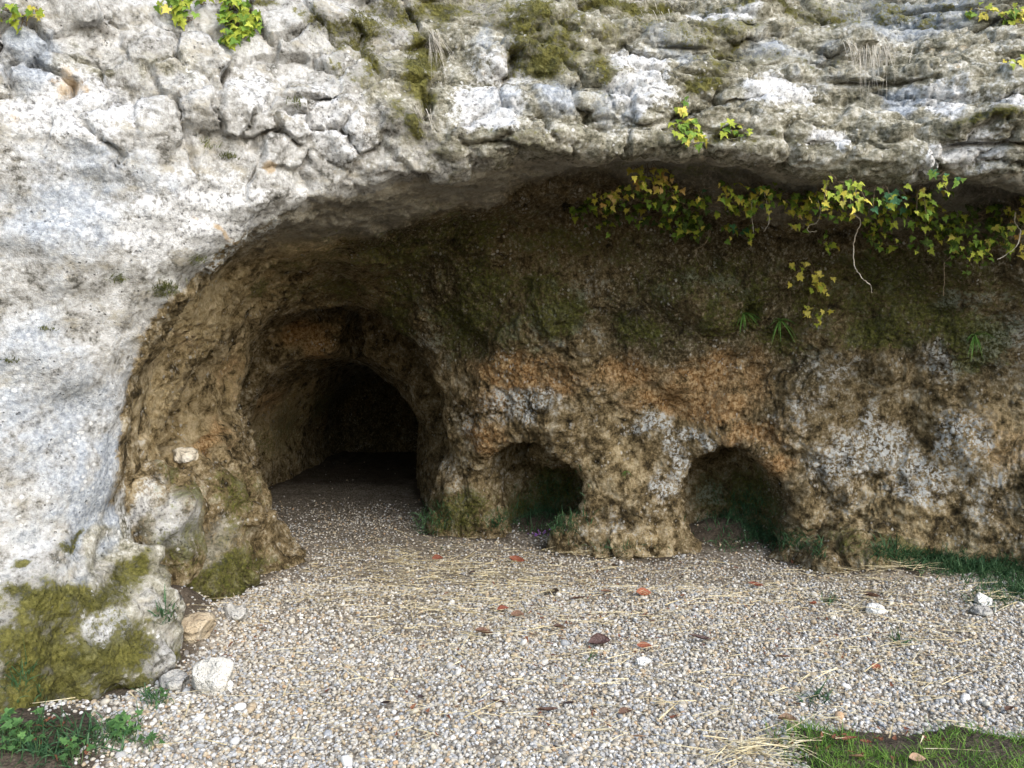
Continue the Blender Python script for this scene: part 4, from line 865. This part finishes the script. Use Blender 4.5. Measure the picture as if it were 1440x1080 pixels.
# crumbs of dead leaves, too many to count
pts, dirs = [], []
for (px, py, rx, ry, n) in ((800, 850, 120, 30, 90), (760, 900, 150, 40, 50), (1000, 870, 200, 50, 50), (1180, 900, 160, 50, 35), (700, 1000, 250, 40, 40), (1200, 1050, 120, 20, 40), (320, 900, 40, 30, 16), (900, 800, 200, 12, 30), (90, 1050, 80, 20, 30)):
    for _ in range(n):
        g_ = G(px + rx * random.gauss(0, .6), max(py + ry * random.gauss(0, .6), 752)); a = random.uniform(0, 6.28)
        pts.append((g_.x, g_.y, g_.z + random.uniform(.018, .030))); dirs.append((math.cos(a), math.sin(a), random.uniform(-.1, .5)))
pts = np.array(pts); ok = sdf(pts + np.array([0, 0, .04])) > 0.02; n = int(ok.sum())
A, F = blades(pts[ok], np.array(dirs)[ok], rng.uniform(.014, .042, n), rng.uniform(.003, .009, n), rng.uniform(-.3, .6, n), 3)
M_LITTER = blade_material('leaf_litter', [(.36, (0.05, 0.022, 0.016)), (.5, (0.15, 0.055, 0.03)), (.66, (0.26, 0.12, 0.06))], .1, 14)
tag(np_mesh('leaf_litter', A, F, M_LITTER), 'crumbs of reddish brown dead leaves strewn among the pebbles', 'leaf litter', kind='stuff')
# hanging dry tufts on the cliff
def tuft(label, px, py, n, ln, spread, mat=M_DRY, name='dry_grass_tuft', down=True, wid=.0020, cat='grass tuft'):
    p, nn = hit(px, py); root = empty(name, p); tag(root, label, cat)
    k = p.y / FPX; b0 = rng.normal(0, 1, (n, 3)) * np.array([spread * k, .015, spread * k * .4])
    d = rng.normal(0, .30, (n, 3)) + np.array(nn) * .8 + (np.array([0, -.2, -1.2]) if down else np.array([0, -.1, .8]))
    A, F = blades(b0, d, rng.uniform(.4, 1, n) * ln * k, rng.uniform(.6, 1.3, n) * wid, rng.uniform(.0, .6, n) * (1 if down else .4), 5)
    tag(np_mesh('blades', A, F, mat, root), kind='stuff'); return root
tuft('grey dry grass tuft hanging in the mossy cleft of the cliff', 608, 45, 46, 75, 7)
tuft('tangled pale dry grass and rootlets hanging above the ledge', 1235, 62, 70, 80, 16)
tuft('few dry rootlets drooping from the mossy bank at the top', 1195, 58, 14, 55, 6)
tuft('short dry grass on the mossy top of the ledge', 915, 22, 40, 26, 40)
tuft('wispy dry grass below the mossy cleft', 585, 150, 18, 55, 10)
M_MOSS = blade_material('moss_blades', [(.36, (0.05, 0.06, 0.015)), (.5, (0.13, 0.15, 0.04)), (.66, (0.26, 0.27, 0.10))], .15, 30)
for lb, px, py, n, ln, sp_ in (('dark green moss cushion, the largest on the pale face', 226, 405, 260, 17, 12), ('small moss cushion left of the largest one', 162, 393, 110, 12, 7), ('yellowish moss tuft near the rim of the arch', 272, 366, 110, 12, 9),
                             ('tiny green moss tuft on the grey face', 65, 463, 50, 9, 4), ('small moss tuft near the left picture edge', 13, 508, 60, 11, 5), ('moss tuft in the joint between white blocks', 290, 205, 80, 12, 9), ('moss tuft below the joint moss on the white face', 322, 222, 80, 13, 6), ('small moss patch in the upper joints', 415, 145, 60, 10, 7)):
    tuft(lb, px, py, n, ln, sp_, M_MOSS, 'moss_cushion', False, .0022, 'moss')
# moss pile on the thickest cushions of the cliff
mi = np.where((moss > 0.48) & (tufa < 0.5) & (moss + .9 * pn(v32 * 9, 251) + .4 * pn(v32 * 26, 252) > 0.62) & (ppx > -40) & (ppx < 1480) & (ppy > -40))[0]
mi = rng.choice(mi, min(26000, len(mi)), replace=False); n = len(mi)
dd = N2[mi] + rng.normal(0, .55, (n, 3)) + np.array([0, -.1, .35])
A, F = blades(v[mi] - N2[mi] * .003 + rng.normal(0, .004, (n, 3)), dd, rng.uniform(.008, .026, n), rng.uniform(.001, .0022, n), rng.uniform(0, .3, n), 2)
M_PILE = blade_material('moss_pile', [(.36, (0.030, 0.031, 0.006)), (.5, (0.085, 0.083, 0.014)), (.66, (0.20, 0.19, 0.045))], .15, 12)
tag(np_mesh('moss', A, F, M_PILE), 'olive green moss pile on the top and foot of the pale cliff', 'moss', kind='stuff')
# strap-leaved ferns on the back wall
def fern(label, px, py, n, ln, wid, mat, dark_=False):
    p, nn = hit(px, py); root = empty('wall_fern', p); tag(root, label, 'fern', 'ferns on the back wall')
    for i in range(n):
        a = random.uniform(-1.3, 1.3); d = np.array([[math.sin(a), -.55, -abs(math.cos(a)) * random.uniform(-.4, 1)]])
        A, F = blades(np.array([[0, -.01, 0.]]), d, np.array([random.uniform(.6, 1) * ln]), np.array([wid]), np.array([.5]), 5)
        np_mesh('frond', A, F, mat, root)
M_FERN = blade_material('fern', [(.36, (0.04, 0.11, 0.02)), (.52, (0.10, 0.21, 0.04)), (.68, (0.22, 0.32, 0.10))])
fern('strap leaved fern on the back wall near the trailing ivy', 1096, 450, 14, .16, .007, M_FERN)
fern('bushy bright green fern on the dark wall beside the strap leaved one', 1045, 440, 24, .13, .006, M_FERN)
fern('dark withered fern tuft above the orange band', 893, 435, 26, .17, .003, plain('dead_fern', (0.03, 0.025, 0.02), (0.11, 0.095, 0.07)))
fern('small fern on the pillar between the two hollows', 880, 662, 10, .06, .003, M_FERN)
fern('mossy green fern high on the far right of the back wall', 1370, 470, 22, .16, .005, M_FERN)
# weeds low on the left
M_WEED = leaf_material('weed_leaf', (0.04, 0.11, 0.03), (0.12, 0.25, 0.07))
M_WSTEM = plain('weed_stem', (.05, .09, .03), (.1, .16, .06))
def weed(label, px, py, rx, ry, n, size):
    b0 = G(px, py); root = empty('weed_plant', b0); tag(root, label, 'weed', 'weeds in the left corner'); paths = []
    for i in range(n):
        g_ = G(px + rx * random.gauss(0, .5), min(py + ry * random.gauss(0, .5), 1120)); t = g_ + Vector((random.gauss(0, .01), random.gauss(0, .01), random.uniform(.02, .07)))
        o = put_leaf(root, t, random.uniform(.7, 1.2) * size, M_WEED, spread=.5)
        nn = Vector((random.gauss(0, .35), -.35 + random.gauss(0, .3), 1)).normalized(); tt = Vector((random.gauss(0, 1), random.gauss(0, 1), -.1)); tt = (tt - nn * tt.dot(nn)).normalized()
        o.rotation_euler = Matrix((tt.cross(nn), tt, nn)).transposed().to_euler()
        paths.append(([g_ - Vector((0, 0, .01)) - b0, (g_ + t) / 2 + Vector((.004, 0, 0)) - b0, t - b0], .0015, .001))
    for pth in paths:
        vs_, fs = tube_mesh([pth], 4); np_mesh('stem', vs_, fs, M_WSTEM, root)
weed('green weed clump at the foot of the mossy rock', 172, 1035, 30, 20, 34, .032)
weed('leafy weed clump in the bottom left corner', 25, 1052, 30, 24, 40, .034)
weed('small weed sprig between the two left clumps', 100, 1068, 22, 12, 16, .028)
weed('tiny weed on the gravel margin right of the clumps', 207, 1052, 12, 8, 9, .025)
weed('small weed beside the flat grey stone', 222, 990, 22, 8, 14, .02)
# purple flowers before the first hollow
M_PUR = plain('purple_petals', (0.16, 0.06, 0.24), (0.32, 0.16, 0.42), sc=60); fb = G(765, 757); fl = empty('flower_plant', fb); tag(fl, 'low purple flowers at the sill of the first hollow', 'flower')
paths, dots = [], []
for i in range(26):
    t = Vector((random.gauss(0, .07), random.gauss(0, .025), random.uniform(.02, .06))); paths.append(([Vector((t.x * .8, t.y, -.01)), t], .0012, .0008))
    me = LEAVES[i % 6]; o = put_leaf(fl, fb + t, random.uniform(.012, .02), M_PUR, name='petal')
for pth in paths:
    vs_, fs = tube_mesh([pth], 4); np_mesh('stem', vs_, fs, M_FERN, fl)

# ------------------------------------------------------------------ fallen leaves
def dead_material(name, c0, c1): return leaf_material(name, c0, c1, .1)
MD = [dead_material('rust_leaf', (0.16, 0.045, 0.025), (0.28, 0.095, 0.05)), dead_material('brown_leaf', (0.09, 0.05, 0.035), (0.20, 0.11, 0.07)), dead_material('dark_leaf', (0.035, 0.022, 0.02), (0.09, 0.05, 0.045)), dead_material('tan_leaf', (0.26, 0.16, 0.10), (0.42, 0.28, 0.18))]
def dead_leaf_mesh(seed):
    r_ = random.Random(seed); n, m = 9, 5; vs_ = []; tw, cu, ro = r_.uniform(-.6, .6), r_.uniform(.3, .9), r_.uniform(.5, 1.6)
    for i in range(n):
        u = i / (n - 1); hw = (.24 + .10 * (seed % 3)) * math.sin(math.pi * min(1, u * .97 + .02)) ** .8 * (1 - .25 * u) + .006
        for k in range(m):
            s_ = (k / (m - 1) - .5) * 2; a = s_ * ro; vs_.append((u - .5, hw * math.sin(a) / max(ro, .3), hw * (1 - math.cos(a)) * .9 + cu * .35 * (u - .5) ** 2 + tw * s_ * hw * (u - .5) + r_.uniform(-.012, .012)))
    fs = [(i * m + k, i * m + k + 1, (i + 1) * m + k + 1, (i + 1) * m + k) for i in range(n - 1) for k in range(m - 1)]
    me = bpy.data.meshes.new('dead_leaf_%d' % seed); me.from_pydata(vs_, [], fs); me.update(); me.polygons.foreach_set('use_smooth', np.ones(len(fs), bool)); me.materials.append(MD[0]); return me
DLM = [dead_leaf_mesh(s_) for s_ in range(7)]
def fallen(label, px, py, w_px, mat, rz=None, tip=0.0, group='fallen leaves on the gravel'):
    g_ = G(px, py); o = bpy.data.objects.new('fallen_leaf', random.choice(DLM)); C.objects.link(o); s_ = w_px * g_.y / FPX * 0.88
    o.scale = (s_, s_ * random.uniform(.8, 1.2), s_); o.location = (g_.x, g_.y, g_.z + .022 + .04 * s_); o.rotation_euler = (random.gauss(0, .35), tip + random.gauss(0, .12), random.uniform(-.6, .6) if rz is None else rz)
    o.material_slots[0].link = 'OBJECT'; o.material_slots[0].material = MD[mat]; tag(o, label, 'leaf', group)
for lb, px, py, w_, m_ in (('pinkish brown leaf, the largest lying on the open gravel in front', 768, 1008, 40, 1), ('rust leaf curled upright just behind the small white stone', 907, 916, 26, 0), ('dark brown leaf beside the trio of leaves in mid gravel', 690, 862, 12, 2), ('bright rust leaf, middle of the trio in mid gravel', 707, 863, 22, 0),
                           ('brown leaf, right of the trio in mid gravel', 728, 870, 22, 1), ('rust leaf alone below the purple flowers', 727, 792, 26, 0), ('dark leaf clump lying behind the trio', 775, 838, 26, 2), ('long brown leaf right of the dark clump', 812, 848, 28, 1), ('reddish leaf with a dark twig lying further right', 905, 839, 26, 0),
                           ('dull brown leaf before the pillar foot', 855, 838, 24, 1), ('flat dark leaf near the left middle of the gravel', 681, 897, 30, 1), ('curved brown leaf right of mid gravel', 788, 890, 24, 1), ('small rust leaf under the curved brown leaf', 772, 911, 14, 0), ('dark stick-like leaf in mid gravel', 843, 911, 36, 2),
                           ('small orange brown leaf by the dark stick-like leaf', 836, 922, 10, 0), ('rust leaf below the second hollow', 1063, 828, 24, 0), ('small red brown leaf towards the flat white oval stone', 1144, 855, 14, 0), ('brown leaf standing on edge in the right gravel', 1034, 893, 14, 1), ('maroon leaf in the right gravel', 1102, 931, 24, 1),
                           ('rust curled leaf in the right front gravel', 1232, 945, 20, 0), ('brown leaf near the dark stalk by the grass', 1120, 998, 20, 1), ('dark maroon leaf in the left front gravel', 542, 996, 18, 2), ('small dark leaf beside the maroon one', 592, 988, 12, 2), ('long brown leaf above the largest pinkish leaf', 700, 995, 26, 1), ('dark leaf in the centre front gravel', 800, 997, 20, 2),
                           ('reddish leaf right of the centre front', 880, 1010, 26, 1), ('brown leaf at the front margin', 900, 1045, 24, 3), ('dark round leaf by the pillar foot', 864, 800, 11, 2), ('small rust leaf near the tunnel gravel', 615, 791, 18, 0), ('tiny dark leaf near the tunnel', 664, 811, 12, 2), ('long tan leaf at the left tip of the grass', 1107, 1022, 30, 3),
                           ('tan leaf lying in the dark gap of the grass', 1195, 1048, 26, 0), ('curled orange leaf cup in the dark gap of the grass', 1218, 1052, 18, 0), ('tan leaf at the lower picture edge in the grass', 1205, 1072, 26, 3), ('brown leaf in the grass at the lower right', 1290, 1076, 26, 3), ('small brown leaf half hidden by the grass', 1420, 1005, 24, 1), ('brown leaf by the tan and brown stone', 365, 886, 12, 0), ('dark twig-like leaf in the right gravel', 985, 905, 36, 2), ('dark leaf at the far right of the gravel', 1355, 953, 14, 2), ('brown leaf under the straw by the flat white oval stone', 1227, 845, 26, 1)):
    fallen(lb, px, py, w_, m_)
